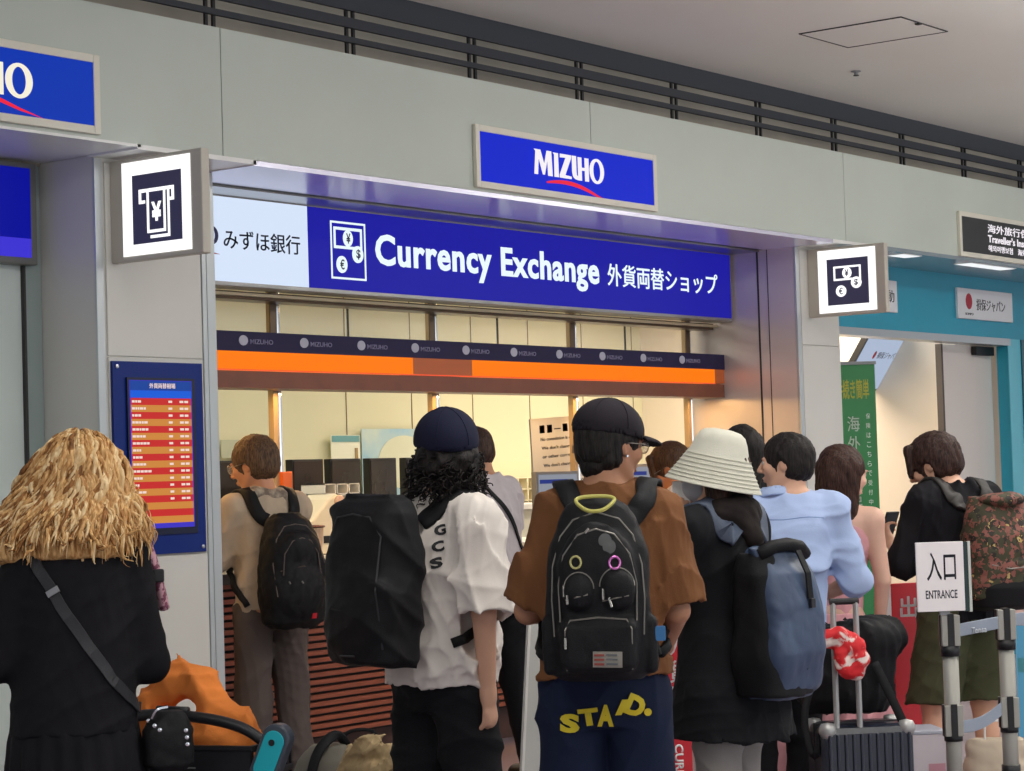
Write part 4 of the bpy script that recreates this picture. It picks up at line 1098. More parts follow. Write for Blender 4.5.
# letters on the shorts
def decal(word, objs, J, cx, cz, w_, h_, m_, rotz=0., name='letter', off=.004, y0=-2., bold=.05, th=.0):
    bv = bvh_of(*objs); me = text_mesh(word, bold); bm = bmesh.new(); bm.from_mesh(me)
    bmesh.ops.triangulate(bm, faces=bm.faces); bmesh.ops.subdivide_edges(bm, edges=[e for e in bm.edges if e.calc_length() > .12], cuts=2, use_grid_fill=True)
    co = [v.co for v in bm.verts]; x0 = min(c.x for c in co); x1 = max(c.x for c in co); y0_ = min(c.y for c in co); y1 = max(c.y for c in co)
    for v in bm.verts:
        a = (v.co.x-(x0+x1)/2)/(x1-x0)*w_; b = (v.co.y-(y0_+y1)/2)/(y1-y0_)*h_
        c_, s_ = math.cos(rotz), math.sin(rotz); x, z = cx+a*c_-b*s_, cz+a*s_+b*c_
        v.co = ray_on(bv, x, z, off)[0]
    bm.to_mesh(me); bm.free()
    o = link_mesh(name, me, m_, objs[-1], world=False)
    return o
m_yel = mat('letter_yellow', (206,186,32), .6)
for ch, cx, cz, w_, h_, r_ in (('S',-.098,.832,.056,.054,-.05),('T',-.044,.850,.058,.050,.12),('A',.004,.853,.046,.064,-.05),('/',.050,.875,.040,.044,.0),('D',.088,.877,.054,.060,-.45),('.',.122,.857,.022,.022,-.3)):
    decal(ch, [pantsE], J, cx, cz, w_, h_, m_yel, r_, off=.007, bold=.06)

# soft packs --------------------------------------------------------------
def wear(J, name, label, cat='backpack'):
    r = J['root']; q = thing(name, label, cat, r.location, r.rotation_euler.z); return q
def pack_sdf(prof, y, e=3., res=.006, lo=None, hi=None):
    pr = [(z, cx, cy+y, rx, ry) for z, cx, cy, rx, ry in prof]
    lo = (min(p[1]-p[3] for p in pr)-.04, min(p[2]-p[4] for p in pr)-.08, pr[0][0]-.04); hi = (max(p[1]+p[3] for p in pr)+.04, max(p[2]+p[4] for p in pr)+.04, pr[-1][0]+.05)
    S = SDF(lo, hi, res); S.loft(pr, 0, e=e); return S
def arch(cx, cz, w_, h_, r=.5, n=22):
    """points of an arch outline: up the left side, over, down the right side"""
    return [(cx+w_*math.cos(a)*(1 if abs(math.cos(a)) < .98 else 1), cz+h_*math.sin(a)) for a in [PI-PI*i/n for i in range(n+1)]]
def zipper(bv, pts, m_, q, r=.0028, name='zipper', off=.001, closed=False):
    P = [ray_on(bv, x, z, off)[0] for x, z in pts]
    return MB().tube(P, r, 6, closed=closed).build(name, m_, q, world=False)
def shoulder_straps(J, q, m_, objs, y_back, ztop, zlow, xs=(.085,.085), w_=.062, th=.012, sides='RL', hook=True):
    bv = bvh_of(*objs); k = J['k']; lx, ly = J['lean']; lx *= k; ly *= k
    for s, sg in (('R',1),('L',-1)):
        if s not in sides: continue
        x = xs[0]*k; out = []
        pts = [(sg*x*.6+lx, y_back, ztop), (sg*x*.9+lx, y_back*.6, ztop+.03), (sg*(x+.01)+lx, -.03+ly, 1.46*k), (sg*(x+.025)+lx, .06+ly, 1.41*k), (sg*(x+.045)+lx, .13+ly, 1.28*k), (sg*(x+.07)+lx, .12, 1.15*k), (sg*(x+.095), .02, 1.07*k), (sg*(x+.06), y_back*.75, zlow)]
        if not hook: pts = pts[:6]
        P, Up = strap_on(bv, pts, w_, th, .004)
        n = len(P); W = [w_ if i < n*.68 else w_*.45 for i in range(n)]
        mb = MB(); mb.smooth = True; mb.strap(P, W, th, Up); mb.build('shoulder_strap', m_, q, world=False)

# the black pack with face-like pockets
q = wear(J, 'backpack', 'black backpack with two ring badges, grey zips and a yellow-green carrying loop, on brown shirt')
Z_ = Matrix.Translation((0, 0, .03)) @ Matrix.Diagonal((.90, 1, 1, 1)); n0 = len(bpy.data.objects); before = set(bpy.data.objects)
yb = -.245*k
prof = [(.935,0,0,.125,.07),(.955,0,0,.150,.095),(1.02,0,0,.158,.105),(1.12,0,0,.160,.105),(1.22,0,0,.156,.098),(1.30,0,0,.145,.085),(1.37,0,.01,.125,.068),(1.415,0,.015,.095,.052),(1.435,0,.018,.06,.035)]
S = pack_sdf([(z*1., cx, cy, rx, ry) for z, cx, cy, rx, ry in prof], yb, 2.6)
S.ell((0, yb-.085, 1.215), (.115,.04,.155), .02); S.box((0, yb-.095, 1.035), (.115,.035,.075), .03, .02)
S.ell((-.055, yb-.115, 1.18), (.048,.03,.05), .012); S.ell((.06, yb-.115, 1.185), (.055,.032,.055), .012)
S.box((-.155, yb+.0, 1.03), (.02,.06,.08), .02, .01); S.box((.155, yb+.0, 1.03), (.02,.06,.08), .02, .01)
S.noise(.0035, 14, 3); S.noise(.0015, 40, 5)
pk = S.build('pack_body', m_packb, q, 1); bv = bvh_of(pk)
zipper(bv, [(-.135,1.06),(-.14,1.16),(-.135,1.25),(-.11,1.33),(-.07,1.375),(0,1.395),(.07,1.375),(.11,1.33),(.135,1.25),(.14,1.16),(.135,1.06)], m_zip, q)
zipper(bv, [(-.115,1.10),(-.118,1.2),(-.10,1.28),(-.055,1.335),(0,1.35),(.055,1.335),(.10,1.28),(.118,1.2),(.115,1.10)], m_zip, q)
zipper(bv, [(-.098,.97),(-.10,1.08),(-.085,1.105),(0,1.112),(.085,1.105),(.10,1.08),(.098,.97)], m_zip, q)
for cx, cz, w_, h_ in ((-.055,1.19,.045,.045),(.06,1.195,.052,.05)): zipper(bv, arch(cx, cz, w_, h_), m_zip, q, .002)
for cx, cz, sx in ((-.062,1.165,.034),(.055,1.16,.04)): zipper(bv, [(cx-sx,cz-.004),(cx,cz+.004),(cx+sx,cz+.01)], m_zip, q, .0022)
for cx, cz, c in ((-.062,1.262,(214,206,140)),(.055,1.258,(206,120,190))):
    P = [ray_on(bv, cx+.016*math.cos(a), cz+.016*math.sin(a), .004)[0] for a in [2*PI*i/20 for i in range(20)]]
    MB().tube(P, .0035, 6, closed=True).build('ring_badge', mat('badge_%d' % c[0], c, .25, metal=.5), q, world=False)
for (cx, cz), (dx, dz) in (((-.10,1.20),(0,-.03)),((-.09,1.175),(0,-.025)),((.018,1.19),(0,-.03)),((.035,1.165),(.008,-.025)),((-.02,1.352),(-.012,-.012)),((-.10,1.06),(0,-.03))):
    p = ray_on(bv, cx, cz, .004)[0]; MB().tube([p, p+Vector((dx, -.004, dz))], .004, 6).build('zip_pull', mat('pull_metal', (176,172,164), .25, metal=.8), q, world=False)
def patch(bv, cx, cz, w_, h_, m_, q, name, off=.003, ang=0., rad=.3):
    mb = MB(); n = 6; vs = []
    for j in range(n+1):
        for i in range(n+1):
            a, b = (i/n-.5)*w_, (j/n-.5)*h_; x = cx+a*math.cos(ang)-b*math.sin(ang); z = cz+a*math.sin(ang)+b*math.cos(ang)
            vs.append(ray_on(bv, x, z, off)[0])
    fs = [(j*(n+1)+i, j*(n+1)+i+1, (j+1)*(n+1)+i+1, (j+1)*(n+1)+i) for j in range(n) for i in range(n)]
    mb.add(vs, fs); o = mb.build(name, m_, q, world=False)
    s = o.modifiers.new('thickness', 'SOLIDIFY'); s.thickness = .003; s.offset = 1
    return o
o = patch(bv, .025, 1.0, .088, .042, mat('patch_grey', (140,136,126), .6), q, 'label_patch', .003, -.03)
for i in range(3): patch(bv, .0, 1.012-.012*i, .03, .006, mat('patch_red', (140,62,54), .6), q, 'label_stripe', .006, -.03); patch(bv, .038, 1.012-.012*i, .034, .005, mat('patch_dark', (96,98,100), .6), q, 'label_stripe', .006, -.03)
for cx, cz, r_ in ((.028,1.318,.02),(.040,1.302,.02)):
    P = MB(); p, n_ = ray_on(bv, cx, cz, .002); P.lathe([(0,.003),(r_,.002),(r_,0),(0,0)], Matrix.Translation(p) @ Matrix.Rotation(PI/2, 4, 'X'), 18); P.build('oval_badge', mat('badge_grey', (92,94,92), .5), q, world=False)
m_loop = mat('loop_green', (186,180,92), .5)
P = catmull([(-.058, yb-.05, 1.43), (-.048, yb-.085, 1.415), (-.02, yb-.105, 1.40), (.02, yb-.105, 1.40), (.048, yb-.085, 1.415), (.058, yb-.05, 1.43), (.03, yb-.035, 1.437), (-.03, yb-.035, 1.437)], 5, True)
MB().tube(P, .0055, 8, closed=True).build('carry_loop', m_loop, q, world=False)
shoulder_straps(J, q, m_packb, [shirtE], yb+.09, 1.40, 1.02, xs=(.105,), w_=.062, th=.016)
MB().tube([(.155, yb-.03, 1.07), (.175, yb-.02, 1.0)], .012, 8).build('side_pouch', m_packb, q, world=False)
o = MB().box(.165,.20, yb-.05, yb-.03, 1.04, 1.08).build('phone_charm', emat('charm_blue', (70,120,170), .5), q, .004, world=False)
for o in set(bpy.data.objects)-before:
    if o.type == 'MESH' and not o.name.startswith('shoulder_strap'): o.data.transform(Z_)
def tprof(hem, rx=.17, ry=.13, sh=.178, flare=0., cy=-.01, neck=True):
    p = [(hem, cy, rx+flare, ry+flare), ((hem+1.1)/2, cy, rx+flare*.5, ry+flare*.5), (1.1, cy, rx, ry), (1.22, cy, rx, ry), (1.31, cy-.005, rx, ry), (1.37, -.02, sh-.008, .11), (1.42, -.022, .115, .082), (1.465, -.022, .075, .068)]
    return [r for i, r in enumerate(p) if i == 0 or r[0] > hem+.01]
# ---------- curly-haired person in white tee
J = person('person with curly black hair, navy cap and oversized white T-shirt', 438, 7.08, -46, 1.715, sk1, head=(58,4,0), hoff=(.02,.02,0), lean=(0,.01), res=.005,
    arms={'R': ((.225,-.03,1.10), (.200,.0,.86), (-.05,.15,-1), .45), 'L': ((-.22,.06,1.12), (-.18,.25,1.15), (.3,.9,.2), .7)}, legs={'R': ((.10,.03,.49), (.105,.02,.085)), 'L': ((-.10,-.02,.49), (-.11,-.06,.085))}, eyes=False)
k = J['k']
m_wt = cloth('white_cotton', (222,214,205), .04, bump=.06)
teeC = top(J, 't_shirt', m_wt, ((.88,-.01,.195,.16),(.95,-.01,.195,.16),(1.1,-.01,.195,.16),(1.22,-.01,.195,.155),(1.31,-.015,.195,.15),(1.37,-.02,.18,.12),(1.42,-.022,.12,.088),(1.465,-.022,.078,.07)), sleeve=1.0, slr=(.08,.092,.06), shoulder=.070, seed=12, wr=.009, mixk=.06)
pants(J, 'trousers', m_blackcloth, hip=(.17,.125), thigh=.105, knee=.09, hem=.09, seed=5); shoes(J, m_black)
# curls: many small coils round the head
o = Vector(UU(J, J['HO'])); Rm = headM(J)
S = SDF(o-Vector((.2,.2,.26)), o+Vector((.2,.2,.2)), .005); S.frame(o, J['HQ'])
S.ell((0,-.02,.02), (.092,.108,.095), 0); S.cap((0,-.045,-.03), (0,-.05,-.105), .092, .062, .04); S.cap((0,-.02,-.03), (.02,-.03,-.09), .095, .065, .04)
S.ell((0,.11,-.04), (.07,.075,.09), .008, 'sub'); S.frame(); S.noise(.009, 26, 3); S.noise(.004, 60, 4)
hr = S.build('hair', hb, J['root'], 1)
rr = random.Random(21); mb = MB(); mb.smooth = True
for i in range(330):
    an = rr.uniform(-PI*.86, PI*.86)-PI/2; up = rr.uniform(-.135, .03); r_ = .082+.022*math.sin(PI*min(1, max(0, (up+.14)/.17)))
    if math.sin(an) > .45: continue
    b_ = Vector((math.cos(an)*r_, -.025+math.sin(an)*r_*1.05, up)); ax = Vector((math.cos(an)*.6+rr.uniform(-.5,.5), math.sin(an)*.6+rr.uniform(-.5,.5), -1.1)).normalized()
    u_ = ax.orthogonal().normalized(); w_ = ax.cross(u_); ph = rr.uniform(0, 6.28); cr = rr.uniform(.006, .011); L_ = rr.uniform(.02, .05)
    P = [Rm @ (b_+ax*(L_*t)+u_*(cr*math.cos(ph+t*8))+w_*(cr*math.sin(ph+t*8))+b_.normalized()*(.012*t)) for t in [q_/9 for q_ in range(10)]]
    mb.tube(P, [.0035*(1-.5*t/9) for t in range(10)], 4)
c_ = mb.build('curls', hb, hr, world=False); c_['kind'] = 'stuff'
cp = ballcap(J, cloth('cap_navy', (26,28,50), .05), brim=False, tilt=6, vol=.012, z=.016)
MB().tube([Rm @ Vector((math.cos(a)*.03, -.122+.012*abs(math.cos(a)), -.0+.02*math.sin(a))) for a in [PI*i/10 for i in range(11)]], .004, 6).build('cap_strap', m_capb, cp, world=False)
# big plain black pack on the back (turned to the left)
q = wear(J, 'backpack', 'large plain black backpack on the curly-haired person in white, no visible badges')
yb = -.275*k
S = pack_sdf([(.96,0,.02,.11,.06),(.975,0,.0,.135,.09),(1.08,0,-.005,.145,.105),(1.2,0,-.005,.145,.10),(1.33,0,0,.143,.095),(1.43,0,.01,.135,.08),(1.465,0,.015,.12,.06),(1.48,0,.02,.09,.04)], yb, 4.0, .0065)
S.ell((0,yb-.08,1.12), (.12,.045,.13), .03); S.folds(.008, 5, 6, (.12,.3)); S.noise(.0035, 9, 5); S.noise(.0012, 35, 8)
pk = S.build('pack_body', m_packb, q, 1); bv = bvh_of(pk)
zipper(bv, [(-.125,1.02),(-.13,1.2),(-.12,1.36),(-.08,1.42),(0,1.43),(.08,1.42),(.12,1.36),(.13,1.2),(.125,1.02)], mat('zip_black', (40,40,42), .3), q, .003)
MB().tube(catmull([(-.04,yb+.06,1.43),(-.035,yb+.05,1.475),(.035,yb+.05,1.475),(.04,yb+.06,1.43)], 5), .008, 8).build('carry_loop', m_packb, q, world=False)
P_ = [ray_on(bv, x, z, .002)[0] for x, z in ((-.03,1.0),(.0,1.0),(.03,1.0))]; MB().tube(P_, .003, 6).build('mark', mat('mark_dim', (60,60,62), .5), q, world=False)
shoulder_straps(J, q, m_packb, [teeC], yb+.14, 1.40, 1.02, xs=(.10,), w_=.070, th=.014)
for ch, z in (('G',1.36),('C',1.31),('S',1.26)): decal(ch, [teeC], J, .128, z*k, .034, .034, mat('print_black', (26,26,30), .6), .3, off=.003)
for ch, z in (('E',1.40),): decal(ch, [teeC], J, -.03, z*k, .03, .03, mat('print_black', (26,26,30), .6), 0, off=.003)

# ---------- grey-shirted man at the counter
J = person('short-haired man with glasses in beige-grey long shirt and grey trousers at the left counter end', 266, 10.95, 34, 1.75, mat('skin_counter_lit', (200,140,104), .5, var=.05, bump=.03, bscale=90), head=(36,-14,0), lean=(0,.03), res=.0075, hs=1.12,
    arms={'R': ((.21,.12,1.12), (.12,.33,1.13), (-.4,1,0), .5), 'L': ((-.225,.06,1.14), (-.15,.30,1.10), (.2,1,-.05), .5)}, legs={'R': ((.12,.03,.49), (.14,.0,.085)), 'L': ((-.08,.02,.49), (-.09,-.02,.085))})
shB = top(J, 'shirt', cloth('beige_grey_cotton', (186,168,146), .08), tprof(.90, .168, .128), sleeve=1.9, slr=(.06,.055,.042), shoulder=.062, seed=22, wr=.007)
pants(J, 'trousers', cloth('grey_trousers', (92,82,78), .05), hip=(.165,.122), thigh=.098, knee=.082, hem=.078, seed=8, wr=.009); shoes(J, m_black)
hairdo(J, hgb, 'short', 6, vol=.003); glasses(J, m_zip)
# hood rolled at the neck
S = fresh(J, .0075); S.cap(UU(J,(-.06,.0,1.445)), UU(J,(.06,.0,1.445)), .035, None, .02); S.cap(UU(J,(-.07,-.02,1.44)), UU(J,(.08,-.03,1.42)), .04, None, .03); S.noise(.006, 18, 2)
S.build('collar', mat('pattern_scarf', (186,172,150), .8, col2=(110,96,86), vscale=26, bump=.1), J['root'], 1)
q = wear(J, 'backpack', 'black zipped backpack with a small red tag on the grey-haired man at the counter'); yb = -.24
S = pack_sdf([(.845,0,0,.11,.07),(.87,0,0,.145,.10),(1.0,0,0,.158,.115),(1.15,0,0,.155,.11),(1.28,0,.01,.13,.09),(1.36,0,.03,.10,.06),(1.39,0,.035,.06,.03)], yb, 2.8, .007)
S.ell((0,yb-.09,1.02), (.12,.05,.13), .02); S.ell((0,yb-.08,1.22), (.10,.04,.08), .02); S.noise(.005, 16, 6, ridge=True)
pk = S.build('pack_body', m_packb, q, 1); bv = bvh_of(pk)
for pts in ([(-.13,1.0),(-.135,1.15),(-.11,1.27),(-.06,1.33),(0,1.34),(.06,1.33),(.11,1.27),(.135,1.15)], [(-.10,1.1),(-.09,1.2),(-.05,1.26),(0,1.275),(.05,1.26),(.09,1.2),(.10,1.1)], [(-.11,1.12),(0,1.14),(.11,1.12)]): zipper(bv, pts, mat('zip_dark', (84,70,62), .4), q, .003)
patch(bv, .06, .90, .03, .026, mat('tag_red', (190,30,44), .5), q, 'red_tag', .003)
for x, z in ((-.08,1.07),(-.02,1.07)): zipper(bv, [(x,z),(x+.006,z-.012)], m_zip, q, .004, 'buckle')
shoulder_straps(J, q, m_packb, [shB], yb+.12, 1.36, .95, xs=(.10,), w_=.068, th=.016)

# ---------- tall man in grey tee at the counter, head behind the curls
J = person('tall person in pale grey T-shirt at the counter, mostly behind the curly-haired person', 489, 11.2, 50, 1.80, sk2, head=(4,-18,0), lean=(0,.05), res=.009,
    arms={'R': ((.25,.08,1.14), (.13,.32,1.06), (-.4,1,0), .5), 'L': ((-.23,.10,1.13), (-.14,.33,1.06), (.2,1,0), .5)}, legs={'R': ((.12,-.03,.49), (.15,-.12,.10)), 'L': ((-.08,.05,.49), (-.09,.05,.085))}, eyes=False)
tD = top(J, 't_shirt', cloth('pale_grey_cotton', (186,178,180), .04), tprof(.92, .175, .13), sleeve=.72, slr=(.064,.066,.05), shoulder=.064, seed=31, wr=.006)
pants(J, 'trousers', m_blackcloth, hip=(.17,.125), thigh=.10, knee=.08, hem=.075, seed=11); shoes(J, m_black, m_grey); hairdo(J, hbr, 'short', 9, res=.007)
q = wear(J, 'shoulder_bag', 'small black bag on a thin strap worn by the tall grey-shirted person at the counter', 'bag')
S = SDF((.05,-.32,.72), (.34,-.06,1.12), .008); S.loft([(.78,.2,-.19,.05,.035),(.85,.2,-.19,.08,.05),(1.0,.2,-.19,.075,.05),(1.05,.2,-.19,.05,.03)], 0, e=3); S.noise(.004,16,2); S.build('bag_body', m_packb, q, 1)
bv = bvh_of(tD); P, Up = strap_on(bv, [(.21,-.17,1.04),(.14,-.16,1.15),(.03,-.15,1.3),(-.07,-.10,1.45),(-.10,-.02,1.52),(-.08,.08,1.46)], .02, .006, .002)
mb = MB(); mb.strap(P, .022, .007, Up); mb.build('shoulder_strap', m_packb, q, world=False)

# ---------- blonde woman, left
J = person('woman with long wavy blonde hair in black top and long black skirt', 70, 6.55, 14, 1.67, sk3, head=(-6,-8,0), hoff=(.01,.01,0), lean=(.02,.02), res=.007, fem=True, eyes=False, fat=1.1, sh=.128,
    arms={'R': ((.225,.03,1.03), (.13,.26,1.12), (-.8,.6,.2), .6), 'L': ((-.24,.0,1.06), (-.2,.24,1.1), (.6,.8,.1), .6)})
k = J['k']
m_bk = cloth('black_knit', (20,19,23), .05, bump=.08)
tA = top(J, 'top', m_bk, ((.84,-.01,.19,.16),(1.0,-.01,.18,.15),(1.1,-.01,.172,.148),(1.22,-.01,.17,.15),(1.31,-.015,.17,.145),(1.37,-.02,.155,.12),(1.42,-.022,.125,.09),(1.46,-.022,.08,.07)), sleeve=1.85, slr=(.072,.064,.045), shoulder=.074, seed=41, wr=.005, mixk=.05)
S = fresh(J, .009, .12)
S.loft([(.08*k,0,-.0,.26,.23),(.45*k,0,-.0,.225,.20),(.75*k,0,-.005,.198,.168),(.86*k,0,-.01,.182,.15),(.98*k,0,-.01,.160,.13)], 0)
S.fn(lambda x, y, z: .010*np.sin(np.arctan2(y, x)*19+z*2)*np.clip((1.0-z)/.5, 0, 1)); S.noise(.004, 10, 4); S.build('skirt', m_bk, J['root'], 1); shoes(J, m_black)
# hair: a soft mass under many wavy locks
hbl = hairmat('hair_blonde', (168,116,64), (226,184,124), .5, 7, (14,14,3)); hbl2 = hairmat('hair_blonde_pale', (206,164,108), (242,216,168), .5, 7, (14,14,3)); hbl3 = hairmat('hair_blonde_deep', (104,66,34), (168,116,66), .55, 7, (14,14,3))
o = Vector(UU(J, J['HO'])); Rm = headM(J)
S = SDF(o-Vector((.3,.3,.34)), o+Vector((.3,.3,.2)), .006); S.frame(o, J['HQ'])
S.ell((0,-.02,.025), (.096,.112,.100), 0); S.cap((0,-.03,.0), (-.02,-.06,-.18), .11, .16, .05, flat=((0,1,0),1.5)); S.cap((-.06,-.04,-.03), (-.19,-.05,-.19), .085, .085, .05, flat=((0,1,0),1.4)); S.cap((.06,-.04,-.05), (.13,-.03,-.16), .08, .07, .04, flat=((0,1,0),1.4))
S.ell((0,.13,-.05), (.07,.085,.13), .01, 'sub'); S.plane((0,0,-1), .235, .02); S.frame(); S.noise(.008, 13, 5, ridge=True, stretch=(1.4,1.4,.4)); hr = S.build('hair', hbl, J['root'], 1)
bvh_ = bvh_of(hr); iM = Rm.inverted()
rr = random.Random(8)
mbs = [MB(), MB(), MB()]
for mb in mbs: mb.smooth = True
for i in range(620):
    an = rr.uniform(-PI*1.06, PI*.06); fine = i >= 330; t0 = rr.random()**1.6*(.55 if not fine else 1.)
    ph0 = .10+t0*1.25
    d0 = Vector((math.cos(an)*math.sin(ph0), -.2+math.sin(an)*math.sin(ph0), math.cos(ph0)))
    p = Vector((d0.x*.10, -.03+d0.y*.11, d0.z*.12+.02)); P = []
    L_ = rr.uniform(.33, .47)*(1.-.40*t0); n = 28; spread = (1.15 if math.cos(an) < 0 else .70)
    ph = 3.2*an+rr.gauss(0, .8); wv = rr.uniform(.085, .13); am = rr.uniform(.008, .016)*(1.2 if fine else 1.); lift = rr.uniform(-.001, .010)
    for j in range(n):
        t = j/(n-1); s_ = t*L_
        q_ = p+Vector((math.cos(an)*spread*.17*t**1.2, math.sin(an)*.07*t, -s_*(1-.08*t)))
        w4 = Rm @ q_; loc, nor, _, d = bvh_.find_nearest(w4)
        if q_.z < -.20 and P: loc = P[-1]+Vector((0, 0, -L_/n*.9))-nor*(lift+.006+.008*math.cos(ph+s_/wv*6.28+.9))
        tn = nor.cross(Vector((0,0,1)))
        if tn.length > 1e-4: tn.normalize()
        if q_.z < -.20: nor = nor_p; tn = tn*.15
        nor_p = nor
        a_ = ph+s_/wv*6.28; P.append(loc+nor*(lift+.006+.008*math.cos(a_+.9))+tn*(am*math.sin(a_)*min(1, t*4)))
    P = [P[0]]+[(P[m-1]+P[m]*2+P[m+1])/4 for m in range(1, n-1)]+[P[-1]]
    w_ = rr.uniform(.0015, .003) if fine else rr.uniform(.0045, .0095); R_ = [w_*(.25+.75*math.sin(PI*min(1, .15+.86*j/n)))*(1 if j < n-2 else .6) for j in range(n)]
    mbs[0 if i % 10 < 5 else (1 if i % 10 < 8 else 2)].tube(P, R_, 6 if not fine else 4)
for mb, mm in zip(mbs, (hbl, hbl2, hbl3)): c_ = mb.build('wavy_locks', mm, hr, world=False); c_['kind'] = 'stuff'
# sunglasses pushed up on the head
mb = MB(); mb.tube([Rm @ Vector((.095*math.cos(a), .035-.02*math.sin(a), .045+.078*math.sin(a))) for a in [PI*.02+PI*.46*i/12 for i in range(13)]], [.006]*4+[.009]*5+[.006]*4, 8)
mb.build('sunglasses', m_black, J['root'], world=False)
# shoulder bag
q = wear(J, 'shoulder_bag', 'small black shoulder bag with bright clasps hanging at the hip of the blonde woman', 'bag')
bv = bvh_of(tA, bpy.data.objects[[c.name for c in J['root'].children if c.name.startswith('skirt')][0]])
P, Up = strap_on(bv, [(-.12,.06,1.40*k),(-.135,-.03,1.44*k),(-.12,-.12,1.36*k),(-.06,-.17,1.24*k),(.04,-.18,1.10*k),(.13,-.16,.99*k),(.19,-.10,.93*k),(.225,-.04,.90*k)], .034, .004, .003)
mb = MB(); mb.strap(P, .034, .005, Up); mb.build('shoulder_strap', mat('strap_webbing', (34,34,38), .5, bump=.2, bscale=300), q, world=False)
MB().strap([P[22]+Vector((0,-.004,0)), P[23]+Vector((0,-.004,0))], .04, .01, [Up[22], Up[23]]).build('strap_slider', m_grey, q, world=False)
S = SDF((.12,-.22,.58), (.42,.14,.96), .007); S.loft([(.70,.265,-.05,.04,.03),(.72,.265,-.05,.068,.045),(.82,.265,-.05,.066,.045),(.87,.265,-.04,.045,.03)], 0, e=3.2); S.noise(.005,18,3,ridge=True)
bb = S.build('bag_body', m_packb, q, 1); bvb = bvh_of(bb)
for x, z in ((.208,.85),(.222,.838),(.236,.826),(.312,.82),(.314,.80),(.315,.78)):
    p, n_ = ray_on(bvb, x, z, .003); MB().lathe([(0,.004),(.006,.003),(.006,0),(0,0)], Matrix.Translation(p) @ Matrix.Rotation(PI/2, 4, 'X'), 12).build('clasp', mat('clasp_chrome', (220,220,222), .15, metal=1), q, world=False)
MB().tube(catmull([(.215,-.09,.86),(.23,-.10,.885),(.26,-.09,.89)], 5), .006, 6).build('ring', MATS['clasp_chrome'], q, world=False)
# pink checked cloth over the right shoulder front with a buckle
t = thing('checked_cloth', 'pink checked cloth with a black buckle hanging in front of the blonde woman right shoulder', 'cloth', J['root'].location, J['root'].rotation_euler.z)
m_pink = mat('pink_check', (196,150,160), .8, col2=(120,64,84), vscale=60, ramp=(.48,.52))
P = catmull([(.10,-.01,1.50*k),(.165,.03,1.45*k),(.215,.06,1.37*k),(.245,.09,1.27*k),(.262,.11,1.19*k)], 6)
mb = MB(); mb.smooth = True; mb.tube([p_+Vector((.012,0,0)) for p_ in P], [.036]*len(P), 10, rb=.018, up=(1,0,0)); mb.build('cloth', m_pink, t, world=False)
MB().box(.238,.272, .035,.06, 1.27*k,1.31*k).build('buckle', m_black, t, .005, world=False)

# ---------- woman in bucket hat
J = person('person in cream bucket hat, grey mask and long black coat, hand raised to the chin', 720, 7.22, 48, 1.64, sk1, head=(24,-6,0), hoff=(.010,-.012,.012), lean=(0,.02), res=.0055, sh=.155, fem=True,
    arms={'L': ((-.215,.13,1.16), (-.075,.135,1.39), (.15,.0,1), .7), 'R': ((.22,.04,1.10), (.12,.24,1.10), (-.5,.9,.1), .6)}, legs={'R': ((.09,.05,.49), (.095,.06,.085)), 'L': ((-.09,-.03,.49), (-.10,-.10,.09))})
k = J['k']
m_coat = cloth('black_coat', (24,25,28), .05, bump=.08)
coat = top(J, 'coat', m_coat, ((.70,-.01,.225,.215),(.85,-.01,.205,.185),(1.0,-.01,.18,.16),(1.1,-.01,.165,.145),(1.22,-.01,.168,.145),(1.31,-.015,.165,.138),(1.37,-.02,.155,.112),(1.42,-.022,.12,.088),(1.465,-.02,.082,.075)), sleeve=1.8, slr=(.074,.072,.056), shoulder=.072, seed=51, wr=.007, mixk=.05)
# hood lying on the shoulders
S = fresh(J, .007); S.cap(UU(J,(-.075,-.05,1.44)), UU(J,(.075,-.05,1.44)), .045, None, .02); S.cap(UU(J,(0,-.08,1.44)), UU(J,(0,-.13,1.36)), .06, .035, .04, flat=((0,1,0),1.5)); S.noise(.006, 16, 2, ridge=True); S.build('hood', cloth('hood_brown_black', (34,28,26), .05), J['root'], 1)
pants(J, 'trousers', cloth('grey_twill', (138,134,130), .05), hip=(.16,.12), thigh=.092, knee=.075, hem=.078, seed=14); shoes(J, m_white)
hairdo(J, hbr, 'bob', 14, vol=-.024, topcut=.02)
m_hat = mat('hat_cream_canvas', (200,198,182), .8, var=.03, vscale=20, bump=.15, bscale=300)
Hm = headM(J) @ Matrix.Rotation(math.radians(19), 4, 'X') @ Matrix.Rotation(math.radians(0), 4, 'Y')
pr = [(0,.137),(.03,.136),(.058,.130),(.074,.118),(.085,.095),(.098,.055),(.104,.045),(.112,.030),(.122,.010),(.134,-.012),(.147,-.034),(.158,-.052),(.160,-.056),(.156,-.056),(.132,-.016),(.110,.026),(.098,.040),(.085,.09),(.06,.122),(0,.130)]
mb = MB(); mb.smooth = True; Hm = Hm @ Matrix.Diagonal((.96,.95,1.0,1)); mb.lathe(pr, Hm @ Matrix.Translation((0,-.01,.0)) @ Matrix.Diagonal((1,1.10,1,1)), 56); hat = mb.build('bucket_hat', m_hat, J['root'], world=False)
for (r_, z_) in ((.1055,.043),(.113,.029),(.1205,.0145),(.128,.0),(.1355,-.013),(.143,-.026),(.150,-.038)):
    MB().tube([Hm @ Matrix.Translation((0,-.01,0)) @ Vector(((r_+.0015)*math.cos(a), (r_+.0015)*1.10*math.sin(a), z_)) for a in [2*PI*i/48 for i in range(48)]], .0011, 5, closed=True).build('stitch_row', mat('stitch_line', (182,180,162), .8), hat, world=False)
